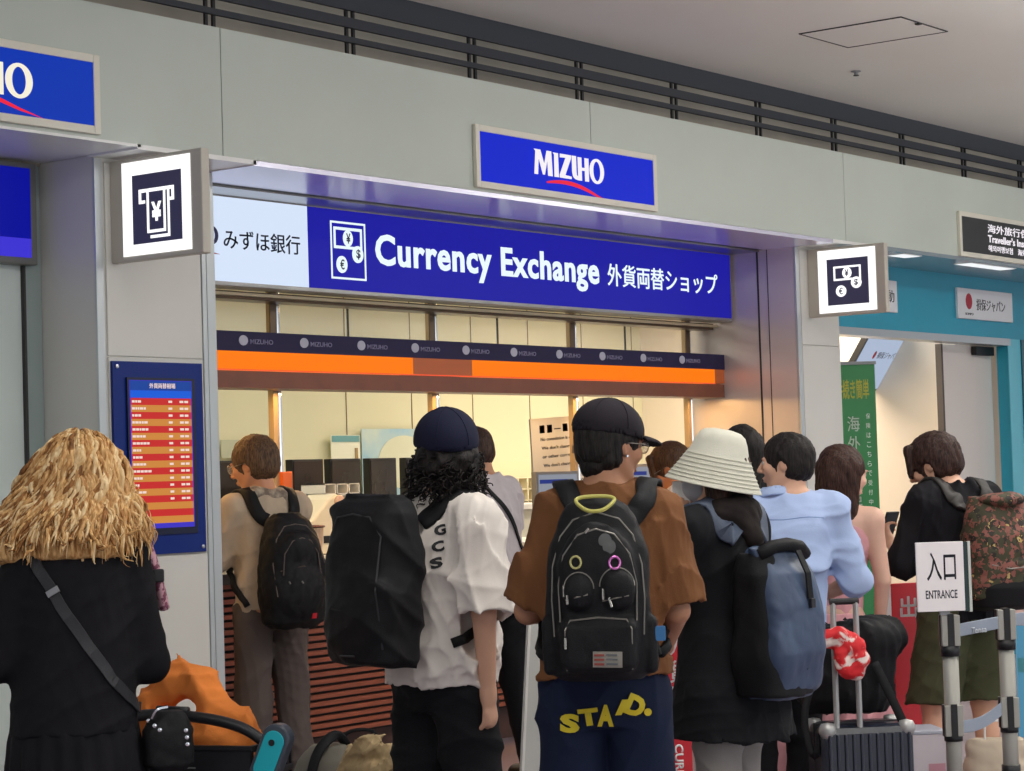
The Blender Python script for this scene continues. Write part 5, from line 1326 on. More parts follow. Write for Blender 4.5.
# mask
S = SDF(np.array(UU(J, J['HO']))-.16, np.array(UU(J, J['HO']))+.16, .005); S.frame(UU(J, J['HO']), J['HQ']); S.ell((0,.045,-.05), (.062,.066,.058), 0); S.plane((0,0,1), -.006); S.plane((0,-1,0), -.03); S.frame(); S.build('face_mask', mat('mask_grey', (176,176,182), .8), J['root'], 1)
t = thing('phone', 'white phone held to the masked face of the person in the bucket hat', 'phone', (0,0,0)); t.location = wmat(J['root']) @ Vector(UU(J, J['PL'])); t.rotation_euler = (0,0,J['root'].rotation_euler.z)
MB().box(-.010,.0,-.035,.035,-.07,.075).build('case', m_white, t, .004, world=False); MB().box(-.0005,.001,-.03,.03,-.065,.07).build('screen', m_black, t, world=False)
q = wear(J, 'backpack', 'navy and black roll-top backpack on the person in the cream bucket hat'); yb = -.235*k
S = pack_sdf([(.81,0,.02,.11,.06),(.84,0,.01,.125,.08),(.95,0,0,.134,.098),(1.1,0,0,.130,.092),(1.2,0,.01,.122,.072),(1.25,0,.02,.115,.045),(1.28,0,.02,.115,.032)], yb, 3.4, .0065)
S.noise(.006, 11, 15, ridge=True); pk = S.build('pack_body', mat('pack_navy_coated', (58,74,100), .42, var=.12, vscale=6, bump=.08, bscale=80), q, 1)
mb = MB(); mb.smooth = True; mb.tube([(-.125,yb-.0,1.26),(-.07,yb-.02,1.285),(.0,yb-.025,1.29),(.07,yb-.02,1.28),(.125,yb-.0,1.255)], .026, 12, rb=.022, up=(0,0,1)); mb.build('roll_top', m_packb, q, world=False)
bv = bvh_of(pk)
S = SDF((-.2,yb-.2,.78), (.2,yb+.2,1.3), .007); S.loft([(.815,-.02,yb+.02,.135,.095),(.95,-.03,yb+.03,.132,.095),(1.2,-.05,yb+.03,.105,.075),(1.27,-.06,yb+.03,.08,.05)], 0, e=3.2); S.noise(.005, 12, 3); S.build('black_side', m_packb, q, 1)
MB().strap([ray_on(bv,.02,1.27,.03)[0], ray_on(bv,.02,1.2,.02)[0], ray_on(bv,.02,1.12,.008)[0]], .028, .006, [Vector((0,-1,0))]*3).build('front_strap', m_packb, q, world=False)
p = ray_on(bv, .02, 1.11, .01)[0]; MB().box(p.x-.012,p.x+.012,p.y-.008,p.y+.004,p.z-.02,p.z+.01).build('buckle', m_black, q, .003, world=False)
zipper(bv, [(-.0,.90),(.12,.905)], mat('pack_seam', (26,36,58), .4), q, .002, 'seam')
shoulder_straps(J, q, mat('strap_slate', (70,80,98), .6, bump=.15, bscale=200), [coat], yb+.14, 1.30, .95, xs=(.095,), w_=.075, th=.014, hook=False)

# ---------- man in light blue shirt
J = person('man with short black hair in a light blue shirt, face in profile to the left', 772, 8.85, 12, 1.67, sk1, head=(62,-2,0), hoff=(.012,.0,0), lean=(.07,.01), res=.007,
    arms={'R': ((.335,.0,1.10), (.26,.22,1.02), (-.7,.7,0), .6), 'L': ((-.165,.02,1.10), (-.10,.24,1.04), (.7,.7,0), .6)})
k = J['k']
m_bs = mat('light_blue_shirt', (168,186,222), .8, var=.05, vscale=6, bump=.1, bscale=200, spec=.2)
shG = top(J, 'shirt', m_bs, ((.76,-.01,.20,.15),(.9,-.01,.195,.15),(1.1,-.01,.188,.148),(1.22,-.01,.188,.148),(1.31,-.015,.19,.14),(1.37,-.02,.178,.115),(1.42,-.022,.115,.085),(1.465,-.022,.078,.07)), sleeve=1.12, slr=(.07,.074,.06), shoulder=.070, seed=61, wr=.009, mixk=.05)
S = fresh(J, .006); S.cap(UU(J,(-.0,.0,1.435)), UU(J,(.0,.012,1.475)), .078, .068, 0, cut0=True, cut1=True); S.cap(UU(J,(-.0,.0,1.40)), UU(J,(.0,.012,1.50)), .068, .060, 0, 'sub'); S.build('collar', m_bs, J['root'], 1)
bv = bvh_of(shG)
mb = MB(); mb.tube([ray_on(bv, -.17+.034*i, 1.335+.004*math.sin(i), .0)[0] for i in range(11)], .0022, 5); mb.build('yoke_seam', mat('seam_blue', (120,144,190), .8), shG, world=False)
pants(J, 'trousers', m_blackcloth, seed=15); shoes(J, m_black); hairdo(J, hb, 'short', 17, vol=.002)

# ---------- woman in pink
J = person('woman with long dark brown hair in a pink sleeveless dress, black strap over her shoulder', 824, 9.6, -16, 1.60, sk3, head=(-44,-8,0), lean=(.06,0), res=.0075, fem=True, sh=.15, hs=1.12,
    arms={'R': ((.245,.02,1.11), (.215,.10,.90), (-.3,.5,-.8), .6), 'L': ((-.19,.04,1.12), (-.12,.22,1.05), (.5,.8,0), .6)})
k = J['k']; m_dr = cloth('dusty_pink', (214,156,160), .05, bump=.08)
dr = top(J, 'dress_bodice', m_dr, ((.93,0,.150,.115),(1.05,0,.145,.112),(1.2,0,.152,.118),(1.30,-.005,.158,.12),(1.36,-.01,.15,.10),(1.40,-.01,.125,.08)), sleeve=0, seed=71, wr=.004, neckz=1.40, neckr=.085)
S = fresh(J, .010, .28); S.loft([(.12*k,-.0,.0,.38,.33),(.40*k,-.0,.0,.31,.27),(.42*k,0,.0,.29,.25),(.70*k,0,0,.225,.19),(.90*k,0,0,.165,.13),(.97*k,0,0,.15,.115)], 0)
S.fn(lambda x, y, z: .014*np.sin(np.arctan2(y, x)*17+np.where(z < .40, 1.2, 0))*np.clip((.95-z)/.5, 0, 1)); S.build('dress_skirt', m_dr, J['root'], 1); shoes(J, m_white)
hairdo(J, hairmat('hair_brown_long', (30,20,18), (78,50,40)), 'long', 19)
q = wear(J, 'shoulder_bag', 'black strap bag worn over the shoulder of the woman in pink', 'bag'); bv = bvh_of(J['body'], dr)
P, Up = strap_on(bv, [(-.13,-.13,1.0),(-.06,-.13,1.18),(.03,-.10,1.33),(.085,-.03,1.40),(.10,.05,1.34),(.06,.12,1.2)], .04, .006, .003); mb = MB(); mb.strap(P, .045, .008, Up); mb.build('shoulder_strap', m_packb, q, world=False)
S = SDF((-.36,-.3,.68), (-.0,0,1.05), .008); S.loft([(.72,-.18,-.16,.09,.05),(.8,-.18,-.16,.11,.06),(.96,-.18,-.16,.10,.05),(1.0,-.18,-.16,.07,.03)], 0, e=3); S.noise(.005,14,2); S.build('bag_body', m_packb, q, 1)

# ---------- man in black tee and olive shorts
J = person('young man in black top and olive shorts looking down, floral backpack on his shoulders', 957, 9.8, 26, 1.68, sk1, hs=1.12, head=(34,-22,0), hoff=(-.0,.03,-.03), lean=(-.0,.04), res=.007,
    arms={'R': ((.24,.02,1.11), (.18,.25,1.06), (-.5,.8,0), .6), 'L': ((-.245,.09,1.12), (-.15,.31,1.20), (.1,.6,.65), .9)}, legs={'R': ((.11,.02,.49), (.12,-.0,.085)), 'L': ((-.13,.06,.49), (-.16,.04,.085))})
k = J['k']
tI = top(J, 'sweatshirt', cloth('black_cotton', (28,27,31), .05), tprof(.86, .185, .14), sleeve=1.25, slr=(.074,.074,.055), shoulder=.072, seed=81, wr=.008, mixk=.05)
pants(J, 'shorts', cloth('olive_twill', (72,74,52), .05), hip=(.175,.128), thigh=.125, knee=.118, hem=.1, seed=18, wr=.008, short=.50); shoes(J, m_white)
hairdo(J, hairmat('hair_soft_black', (24,16,14), (74,50,42)), 'short', 23, vol=.006, fringe=1.)
q = wear(J, 'backpack', 'floral camouflage backpack with black base on the young man in black'); yb = -.27
mf = mat('floral_print', (58,52,34), .7, col2=(150,80,72), vscale=26, distort=1.2, ramp=(.52,.60), bump=.1)
nt = mf.node_tree; b_ = nt.nodes['Principled BSDF']; vo = nt.nodes.new('ShaderNodeTexVoronoi'); vo.inputs['Scale'].default_value = 46; tc = nt.nodes.new('ShaderNodeTexCoord'); nt.links.new(tc.outputs['Object'], vo.inputs['Vector'])
cr_ = nt.nodes.new('ShaderNodeValToRGB'); els = cr_.color_ramp.elements; els[0].color = (*lin((60,58,36)),1); els[1].color = (*lin((132,78,66)),1); els[1].position = .48
e_ = els.new(.62); e_.color = (*lin((40,36,28)),1); e_ = els.new(.75); e_.color = (*lin((186,160,96)),1); e_ = els.new(.88); e_.color = (*lin((80,84,48)),1); cr_.color_ramp.interpolation = 'CONSTANT'
nz = nt.nodes.new('ShaderNodeTexNoise'); nz.inputs['Scale'].default_value = 40; nz.inputs['Detail'].default_value = 3; nt.links.new(tc.outputs['Object'], nz.inputs['Vector'])
mx = nt.nodes.new('ShaderNodeMix'); mx.data_type = 'RGBA'; mx.inputs[0].default_value = .55; nt.links.new(vo.outputs['Color'], mx.inputs[6]); nt.links.new(nz.outputs['Color'], mx.inputs[7])
sp_ = nt.nodes.new('ShaderNodeSeparateColor'); nt.links.new(mx.outputs[2], sp_.inputs[0]); nt.links.new(sp_.outputs[0], cr_.inputs[0]); nt.links.new(cr_.outputs[0], b_.inputs['Base Color'])
S = pack_sdf([(.93,0,0,.12,.07),(.96,0,0,.15,.10),(1.1,0,0,.158,.115),(1.22,0,0,.155,.11),(1.32,0,.01,.135,.09),(1.38,0,.02,.10,.06)], yb, 2.8, .007)
S.noise(.008, 12, 25, ridge=True); pk = S.build('pack_body', mf, q, 1)
S = pack_sdf([(.90,0,0,.11,.06),(.92,0,0,.145,.10),(1.0,0,-.004,.158,.118),(1.03,0,-.004,.15,.11)], yb, 3, .007); S.build('pack_base', m_packb, q, 1)
S = SDF((-.15,yb-.2,1.28), (.15,yb+.2,1.48), .006); S.ell((0,yb-.03,1.37), (.11,.085,.035), 0); S.noise(.006, 20, 3); S.build('flap', mf, q, 1)
bv = bvh_of(pk); zipper(bv, [(-.12,1.10),(-.04,1.08),(.04,1.085),(.12,1.10)], m_zip, q, .003)
shoulder_straps(J, q, mat('strap_brown_black', (36,31,28), .6), [tI], yb+.12, 1.36, 1.0, xs=(.10,), w_=.07, th=.014)
t = thing('phone', 'dark phone held in the hand of the young man looking down', 'phone'); t.location = wmat(J['root']) @ Vector(UU(J, J['PL'])); t.rotation_euler = (.5,0,J['root'].rotation_euler.z)
MB().box(-.035,.035,-.004,.004,-.06,.08).build('case', m_black, t, .003, world=False); MB().box(-.031,.031,-.0055,-.004,-.055,.075).build('screen', mat('phone_glass', (60,70,80), .1), t, world=False)

# ---------- customer further along the counter
J = person('person with brown hair, glasses and white shirt bending over the far counter end', 702, 12.75, 56, 1.70, mat('skin_warm_lit', (214,142,98), .5, var=.04), head=(18,-30,0), hoff=(0,.03,-.01), lean=(0,.09), res=.009, hs=1.15,
    arms={'R': ((.22,.18,1.14), (.14,.36,1.12), (-.4,1,0), .5), 'L': ((-.22,.18,1.14), (-.14,.38,1.12), (.4,1,0), .5)})
top(J, 'shirt', mat('white_shirt', (220,206,196), .8, bump=.05), tprof(.88), sleeve=1.8, slr=(.06,.058,.045), seed=91, wr=.006); pants(J, 'trousers', m_blackcloth, seed=19); shoes(J, m_black)
hairdo(J, hairmat('hair_brown', (46,30,20), (92,62,38)), 'short', 29, res=.007, vol=.006, fringe=.8); glasses(J, m_zip)
# ---------- dark-haired person behind the bucket hat
J = person('dark-haired person in black standing behind the cream bucket hat, only the hair in view', 742, 10.1, 20, 1.735, sk1, head=(0,0,0), res=.009, eyes=False)
top(J, 'jacket', m_blackcloth, tprof(.85), sleeve=1.9, slr=(.06,.058,.045), seed=95); pants(J, 'trousers', m_blackcloth, seed=23); shoes(J, m_black); hairdo(J, hb, 'long', 31, res=.007)
# ------------------------------------------------------------------ things standing in the hall
def stand(name, label, cat, px, depth, rel=0, group=None, z=0):
    x, y = ground(px, depth); return thing(name, label, cat, (x, y, z), YAW-PI/2+math.radians(rel), group)
def L_(mb, name, m_, q, bevel=0.): return mb.build(name, m_, q, bevel, world=False)
# suitcase with a bag on top ------------------------------------------------
q = stand('suitcase', 'navy ribbed hard suitcase with silver corners and telescopic handle, under the black duffel', 'suitcase', 850, 8.35, 8)
m_nv = mat('suitcase_navy', (22,28,44), .3, coat=.3); m_sil = mat('corner_silver', (170,170,168), .4, metal=.5)
mb = MB(); mb.box(-.175,.175,-.12,.12,.06,.58)
L_(mb, 'shell', m_nv, q, .03)
mb = MB()
for i in range(11): mb.box(-.155+.03*i,-.143+.03*i,-.127,.127,.10,.55)
L_(mb, 'ribs', m_nv, q, .004)
mb = MB(); mb.box(-.178,.178,-.006,.006,.058,.583); L_(mb, 'zip_band', m_black, q, .002)
for sx in (-1,1):
    for sy in (-1,1):
        mb = MB(); mb.smooth = True; mb.lathe([(0,-.03),(.022,-.025),(.033,-.005),(.033,.01),(.025,.028),(0,.034)], Matrix.Translation((sx*.15, sy*.095, .56)), 16); L_(mb, 'corner_cap', m_sil, q)
        mb = MB(); mb.lathe([(0,-.012),(.026,-.012),(.028,0),(.026,.012),(0,.012)], Matrix.Translation((sx*.14, sy*.09, .028)) @ Matrix.Rotation(PI/2, 4, 'Y'), 16); w0 = L_(mb, 'wheel', m_black, q)
        mb = MB(); mb.tube([(sx*.14, sy*.09, .05),(sx*.14, sy*.09, .07)], .015, 8); L_(mb, 'fork', m_grey, w0)
mb = MB()
for x in (-.115,-.028): mb.tube([(x,-.10,.57),(x,-.10,1.035)], .011, 10)
L_(mb, 'telescopic_tubes', m_sil, q); mb = MB(); mb.tube([(-.126,-.10,1.035),(-.017,-.10,1.035)], .012, 10); L_(mb, 'grip', m_black, q)
# duffel resting on it
q2 = stand('duffel_bag', 'black soft duffel bag resting on the navy suitcase, straps hanging down', 'bag', 846, 8.42, 8, z=.60)
S = SDF((-.34,-.3,-.06), (.36,.3,.52), .009); S.loft([(.0,-.01,.08,.15,.10),(.06,-.01,.08,.18,.125),(.16,.0,.08,.185,.13),(.26,.02,.08,.175,.12),(.33,.04,.08,.13,.09)], 0, e=2.6)
S.ell((.10,.06,.29), (.13,.11,.08), .05); S.folds(.014, 4, 6, (.1,.25)); S.folds(.005, 7, 5, (.04,.08)); S.noise(.005, 9, 4)
# leave room for the telescopic tubes of the case behind the bag
dbag = S.build('bag_body', m_packb, q2, 1); bv = bvh_of(dbag)
mb = MB(); mb.smooth = True; mb.strap(catmull([(-.16,-.05,.16),(-.21,-.08,.05),(-.22,-.10,-.04),(-.20,-.14,-.13),(-.17,-.145,-.04)], 6), .028, .006, [Vector((0,-1,0))]*25); L_(mb, 'hanging_strap', m_packb, q2)
mb = MB(); mb.smooth = True; mb.strap(catmull([(.05,-.10,.20),(.10,-.125,.08),(.14,-.14,-.02),(.16,-.14,-.08)], 6), .034, .006, [Vector((0,-1,0))]*19); L_(mb, 'front_strap', m_packb, q2)
q3 = stand('neck_scarf', 'red and white patterned scarf knotted over the black duffel bag', 'scarf', 843, 8.18, 8, z=.60)
m_rw = mat('red_white_print', (206,26,34), .7, col2=(226,208,200), vscale=15, ramp=(.52,.58), distort=.8)
S = SDF((-.2,-.18,.12), (.16,.16,.46), .007)
for a, b, r in (((-.12,.0,.33),(-.03,-.01,.34),.038),((-.03,-.01,.34),(.03,-.02,.30),.042),((.03,-.02,.30),(.05,-.03,.24),.042),((.05,-.03,.24),(.03,-.03,.19),.036),((.03,-.03,.19),(-.015,-.03,.20),.030),((-.015,-.03,.20),(-.03,-.03,.26),.028)): S.cap(a, b, r, None, .02)
S.noise(.007, 22, 3, ridge=True); sc_ = S.build('scarf', m_rw, q3, 1); sc_.data.transform(Matrix.Translation((-.01,.02,.03)) @ Matrix.Diagonal((.82,.82,.82,1)))
# stanchions ---------------------------------------------------------------
m_post = mat('stanchion_grey', (160,158,150), .5, metal=.25); m_belt = mat('belt_grey_blue', (146,156,170), .6, bump=.1, bscale=300)
sts = []
for px, dp, lab in ((943, 8.75, 'grey belt barrier post carrying the ENTRANCE sign'), (999, 8.98, 'grey belt barrier post nearest the right picture edge')):
    q = stand('barrier_post', lab, 'barrier post', px, dp, 0, 'queue barrier posts'); sts.append(q)
    mb = MB(); mb.smooth = False; mb.lathe([(0,0),(.17,0),(.17,.012),(.13,.022),(.04,.03),(0,.03)], Matrix.Identity(4), 32); L_(mb, 'base', m_black, q)
    mb = MB(); mb.smooth = True; mb.tube([(0,0,.03),(0,0,.82)], .031, 24); L_(mb, 'pole', m_post, q)
    for z in (.30,.80): 
        mb = MB(); mb.smooth = True; mb.tube([(0,0,z-.02),(0,0,z+.02)], .0375, 24); L_(mb, 'collar', m_black, q)
    for z0, z1 in ((.62,.76),):
        pass
    for z0 in (.47,.82):
        mb = MB(); mb.box(-.036,-.012,-.034,.034,z0,z0+.12).box(.012,.036,-.034,.034,z0,z0+.12); c = L_(mb, 'head_side', m_post, q, .003)
        mb = MB(); mb.box(-.012,.012,-.036,.036,z0-.005,z0+.125).box(-.04,-.03,-.012,.012,z0,z0+.12); L_(mb, 'belt_cassette', m_black, c)
    mb = MB(); mb.smooth = True; mb.tube([(0,0,.45),(0,0,.475)], .036, 24); L_(mb, 'collar', m_black, q)
def belt(a, b, z, z2, label, name='barrier_belt', bow=.0, writing=None):
    A = Vector((a.x, a.y, 0)); B = Vector((b.x, b.y, 0)); d = (B-A).normalized(); n = Vector((d.y, -d.x, 0)); n = n if n.dot(Vector((-1,-1,0))) > 0 else -n
    q = thing(name, label, 'belt', tuple((A+B)/2+Vector((0,0,z)))); P = []
    for i in range(13):
        t = i/12; P.append(A+d*.04+(B-A-d*.08)*t+Vector((0,0,z+(z2-z)*t-.02*math.sin(PI*t)*bow))+n*(-.0))
    mb = MB(); mb.strap([p for p in P], .05, .004, [n]*13); mb.build('webbing', m_belt, q)
    if writing:
        M_ = Matrix((( d.x,0,n.x,0),(d.y,0,n.y,0),(0,1,0,0),(0,0,0,1))); c_ = (A+B)/2+Vector((0,0,z-.005))+n*.004; M_.translation = c_
        lettering('lettering', writing, mat('belt_print', (206,210,214), .6), q, -.05, .05, -.012, .012, M_, .01, .001)
    return q
belt(sts[0].location, sts[1].location, .875, .89, 'upper grey belt stretched between the two barrier posts', writing='Tensa')
belt(sts[0].location, sts[1].location, .50, .55, 'lower grey belt stretched between the two barrier posts', bow=1.)
q = stand('wall', '', None, 1060, 9.3); far = q.location.copy(); bpy.data.objects.remove(q)
belt(sts[1].location, far, .895, .895, 'grey belt running from the right barrier post out of the picture')
# ENTRANCE sign on the first post
q = stand('entrance_sign', 'white placard reading ENTRANCE in Japanese and English above the barrier post', 'sign', 939, 8.72, 4, z=.962)
mb = MB(); mb.box(-.108,.080,-.012,.0,-.005,.265); L_(mb, 'sheet', mat('placard_white', (236,230,230), .4), q, .002)
mb = MB(); mb.box(.078,.098,-.010,.004,-.008,.262); L_(mb, 'dark_edge', mat('placard_edge_green', (24,48,46), .4), q)
mb = MB(); mb.box(.097,.108,-.014,.006,-.010,.264); L_(mb, 'clear_edge', mat('placard_edge_pale', (196,200,192), .3), q, .002)
mb = MB(); mb.box(-.02,.02,-.005,.005,-.02,-.005); L_(mb, 'bracket', m_grey, q)
M_ = Matrix.Translation((0,-.012,0)) @ FR
def letl(name, body, m_, q, x0, x1, z0, z1, M_, bold): 
    o = lettering(name, body, m_, None, x0, x1, z0, z1, M_, bold, .001); o.parent = q; return o
ik = mat('placard_ink', (34,36,48), .5)
letl('lettering', '入口', ik, q, -.068, .048, .115, .225, M_, .012); letl('lettering', 'ENTRANCE', ik, q, -.075, .05, .045, .078, M_, .012)
# green banner in the insurance shop doorway
q = stand('green_banner', 'tall green roll-up banner with yellow heading and white Japanese text in the shop doorway', 'banner', 858, 15.6, 10); q.scale = (1.2, 1.2, 1.075)
mg = mat('banner_green', (40,122,66), .5)
mb = MB(); mb.box(-.20,.125,.0,.006,.06,2.10); L_(mb, 'sheet', mg, q, .003)
mb = MB(); mb.box(-.21,.14,-.06,.06,0,.07); L_(mb, 'base', m_grey, q, .006); mb = MB(); mb.box(-.205,.13,-.01,.012,2.095,2.115); L_(mb, 'top_rail', m_grey, q)
mb = MB(); mb.tube([(0,.02,.06),(0,.02,2.1)], .008, 8); L_(mb, 'pole', m_grey, q)
mb = MB(); mb.box(-.2,-.13,-.002,.0,.08,1.72); L_(mb, 'yellow_edge', mat('banner_yellow', (206,196,80), .5), q)
M_ = FR; yl = mat('banner_yellow_print', (206,198,70), .5); wt = mat('banner_white_print', (214,224,214), .5)
letl('heading', '手続き簡単', yl, q, -.115, .085, 1.87, 2.0, M_, .02)
for i, ch in enumerate('海外旅行保険'): letl('lettering', ch, wt, q, -.055, .02, 1.66-.13*i, 1.76-.13*i, M_, .01)
for i in range(18): letl('small_lettering', '保険はこちらで受付中お気軽にどうぞ海外'[i], wt, q, .06, .085, 1.74-.062*i, 1.775-.062*i, M_, .0)
# red floor signs
q = stand('red_sign_stand', 'red upright sign stand with white vertical exchange lettering beside the brown-shirted man', 'sign stand', 670, 8.0, 0)
mr_ = mat('sign_stand_red', (196,26,40), .4); ww = mat('sign_stand_white', (232,226,224), .5)
mb = MB(); mb.prism([(-.048,-.05),(.045,-.035),(.0,.07)], Matrix.Translation((0,0,.02)), .965); L_(mb, 'body', mr_, q, .004)
mb = MB(); mb.prism([(-.055,-.058),(.052,-.04),(.0,.08)], Matrix.Identity(4), .02); L_(mb, 'base', m_black, q)
mb = MB(); mb.prism([(-.040,-.043),(.038,-.03),(.0,.06)], Matrix.Translation((0,0,.985)), .035); L_(mb, 'cap', ww, q, .003)
d = Vector((.093,.015,0)).normalized(); n = Vector((d.y,-d.x,0)); M_ = Matrix(((d.x,0,n.x,0),(d.y,0,n.y,-.0425),(0,1,0,0),(0,0,0,1)))
for i, ch in enumerate('外貨両替'): letl('lettering', ch, ww, q, -.030, .034, .875-.093*i, .955-.093*i, M_, .02)
letl('lettering', 'CURRENCY', ww, q, -.24, .0, -.020, .012, M_ @ Matrix.Translation((0,.575,0)) @ Matrix.Rotation(-PI/2, 4, 'Z') @ Matrix.Translation((.25,0,0)), .03)
q = stand('red_sign_stand', 'red sign stand with a white character behind the ENTRANCE placard and black duffel', 'sign stand', 905, 10.3, 20)
mb = MB(); mb.box(-.10,.10,-.01,.01,.30,.99); L_(mb, 'panel', mr_, q, .004); mb = MB(); mb.box(-.13,.13,-.12,.12,0,.03); L_(mb, 'base', m_black, q, .005)
mb = MB(); mb.tube([(0,.0,.02),(0,.0,.32)], .02, 10); L_(mb, 'post', m_grey, q); letl('lettering', '出', ww, q, -.06, .03, .83, .93, Matrix.Translation((0,-.01,0)) @ FR, .02)
mb = MB(); mb.box(-.17,-.11,-.02,.0,.62,.98); L_(mb, 'white_edge_panel', ww, q)
# white board on an easel, its back to the counter
q = stand('a_frame_board', 'light grey A-frame board standing left of and behind the brown-shirted man', 'board', 566, 8.0, 20)
mb = MB(); Mx = Matrix.Rotation(math.radians(7), 4, 'Y') @ Matrix.Rotation(math.radians(-6), 4, 'X')
mb.box(-.24,.22,-.012,.0,.02,1.02, Mx); L_(mb, 'front_panel', mat('board_grey_white', (188,188,182), .45), q, .004)
mb = MB(); mb.box(-.12,.22,.05,.062,.02,1.16, Matrix.Rotation(math.radians(7), 4, 'Y') @ Matrix.Rotation(math.radians(1), 4, 'X')); L_(mb, 'rear_panel', mat('board_grey_green', (170,176,170), .45), q, .004)
mb = MB(); mb.box(-.25,-.24,-.018,.004,.02,1.03, Mx); L_(mb, 'edge_strip', mat('board_edge', (216,214,208), .4), q)
# boxes on the floor by the barrier
q = stand('white_box', 'white cardboard box on the floor between suitcase and barrier post', 'box', 905, 9.35, 5)
mb = MB(); mb.box(-.08,.10,-.12,.12,0,.42); L_(mb, 'carton', mat('carton_white', (210,200,204), .6), q, .004); mb = MB(); mb.box(-.083,.103,-.123,.123,.42,.435); L_(mb, 'lid', mat('carton_lid', (186,188,200), .5), q, .003)
mb = MB(); mb.box(.02,.09,-.122,-.12,.08,.30); L_(mb, 'pink_print', mat('carton_pink', (206,150,160), .6), q)
q = stand('paper_bag', 'pale paper bag on the floor behind the right barrier post', 'bag', 984, 9.5, 5)
S = SDF((-.2,-.15,-.02), (.2,.15,.42), .009); S.loft([(.0,0,0,.13,.08),(.2,0,0,.125,.075),(.36,0,0,.11,.04)], 0, e=4); S.noise(.006,12,2,ridge=True); S.build('bag_body', mat('paper_bag_cream', (190,174,152), .7), q, 1)
mb = MB(); mb.tube(catmull([(-.05,-.02,.35),(-.04,-.02,.43),(.04,-.02,.43),(.05,-.02,.35)],5), .005, 6); L_(mb, 'handle', m_pap, q)
# blue display beyond the barrier
q = stand('blue_display', 'light blue display panel beyond the right barrier post at the picture edge', 'display', 1022, 12.5, 0)
mb = MB(); mb.box(-.07,.5,0,.04,.0,.62); L_(mb, 'panel', emat('display_sky_blue', (86,146,176), .8), q, .004); mb = MB(); mb.box(-.07,.5,-.002,.0,.36,.44); L_(mb, 'teal_band', mat('display_teal', (60,130,140), .4), q)
mb = MB(); mb.box(-.07,.5,.0,.04,.62,.86); L_(mb, 'pink_upper', mat('display_pink', (196,160,150), .5), q, .004)

# luggage cart with basket, orange bag ---------------------------------------
m_cart = mat('cart_black', (26,26,30), .45); m_alu = mat('cart_aluminium', (150,152,156), .3, metal=.8)
def cart(px, dp, rel, label, arm=True):
    q = stand('luggage_cart', label, 'luggage cart', px, dp, rel)
    mb = MB(); z0, z1 = .58, .745
    mb.box(-.24,.24,-.14,-.132,z0,z1).box(-.24,.24,.132,.14,z0,z1).box(-.24,-.232,-.14,.14,z0,z1).box(-.24,.24,-.14,.14,z0,z0+.008)
    for i in range(7): mb.box(.232,.24,-.14+.04*i,-.125+.04*i,z0,z1)
    mb.box(.228,.244,-.14,.14,z1-.02,z1).box(.228,.244,-.14,.14,z0+.06,z0+.08); mb.box(-.245,.245,-.146,-.128,z1-.014,z1).box(-.245,.245,.128,.146,z1-.014,z1)
    L_(mb, 'basket', m_cart, q, .002)
    mb = MB(); mb.box(-.20,-.10,-.142,-.1405,.68,.685).box(-.20,-.12,-.142,-.1405,.665,.669).box(-.06,.03,-.142,-.1405,.69,.695).box(-.06,.05,-.142,-.1405,.675,.679).box(-.06,.02,-.142,-.1405,.662,.666).box(-.2,-.11,-.142,-.1405,.63,.634).box(-.04,.02,-.142,-.1405,.63,.634)
    L_(mb, 'printed_rules', mat('cart_print', (120,120,120), .6), q)
    mb = MB(); mb.smooth = True; mb.tube(catmull([(-.26,-.10,.80),(-.12,-.13,.835),(.06,-.14,.83),(.20,-.13,.80),(.29,-.12,.745)], 6), .017, 10); hd = L_(mb, 'push_handle', m_cart, q)
    mb = MB(); mb.smooth = True; mb.tube([(-.08,-.133,.852),(.03,-.14,.85)], .012, 8); L_(mb, 'brake_lever', m_black, hd)
    mb = MB(); ax = Matrix.Translation((.305,-.13,.72)) @ Matrix.Rotation(math.radians(24), 4, 'Y') @ Matrix.Rotation(PI/2, 4, 'X')
    def oval(a, b, n=32): 
        out = []
        for i in range(n):
            t = 2*PI*i/n; out.append((a*math.cos(t), a*math.sin(t)+(b-a)*(1 if math.sin(t) > 0 else -1)))
        return out
    mb.prism(oval(.046,.098), ax @ Matrix.Translation((0,0,-.02)), .045); L_(mb, 'hub_shell', mat('hub_grey', (66,72,82), .35), q, .006)
    mb = MB(); mb.prism(oval(.034,.078), ax @ Matrix.Translation((0,0,.025)), .004); bl = L_(mb, 'oval_badge', mat('badge_turquoise', (20,176,190), .3), q, .002)
    mb = MB(); mb.prism([(.010*math.cos(2*PI*i/14), .010*math.sin(2*PI*i/14)+.04) for i in range(14)], ax @ Matrix.Translation((-.004,0,.029)), .003); L_(mb, 'dark_dot', m_black, bl)
    mb = MB()
    for sx in (-1,1): mb.tube([(sx*.24,.0,.60),(sx*.26,.04,.12),(sx*.26,.55,.10)], .016, 8)
    mb.tube([(.30,-.11,.66),(.27,.0,.4),(.26,.04,.15)], .016, 8)
    L_(mb, 'frame', m_alu, q)
    mb = MB()
    for i in range(7): mb.box(-.24,.24,.06+.07*i,.09+.07*i,.10,.112)
    L_(mb, 'deck', m_alu, q)
    for x, y in ((-.24,.06),(.24,.06),(0,.55)):
        mb = MB(); mb.lathe([(0,-.018),(.052,-.018),(.055,0),(.052,.018),(0,.018)], Matrix.Translation((x,y,.055)) @ Matrix.Rotation(PI/2,4,'Y'), 20); L_(mb, 'wheel', m_black, q)
    return q
c1 = cart(196, 6.95, -20, 'luggage cart with black basket and turquoise oval badge beside the blonde woman')
q = stand('orange_bag', 'bright orange soft bag lying in the basket of the luggage cart', 'bag', 190, 7.02, -20, z=.59)
S = SDF((-.3,-.2,-.02), (.3,.2,.48), .008)
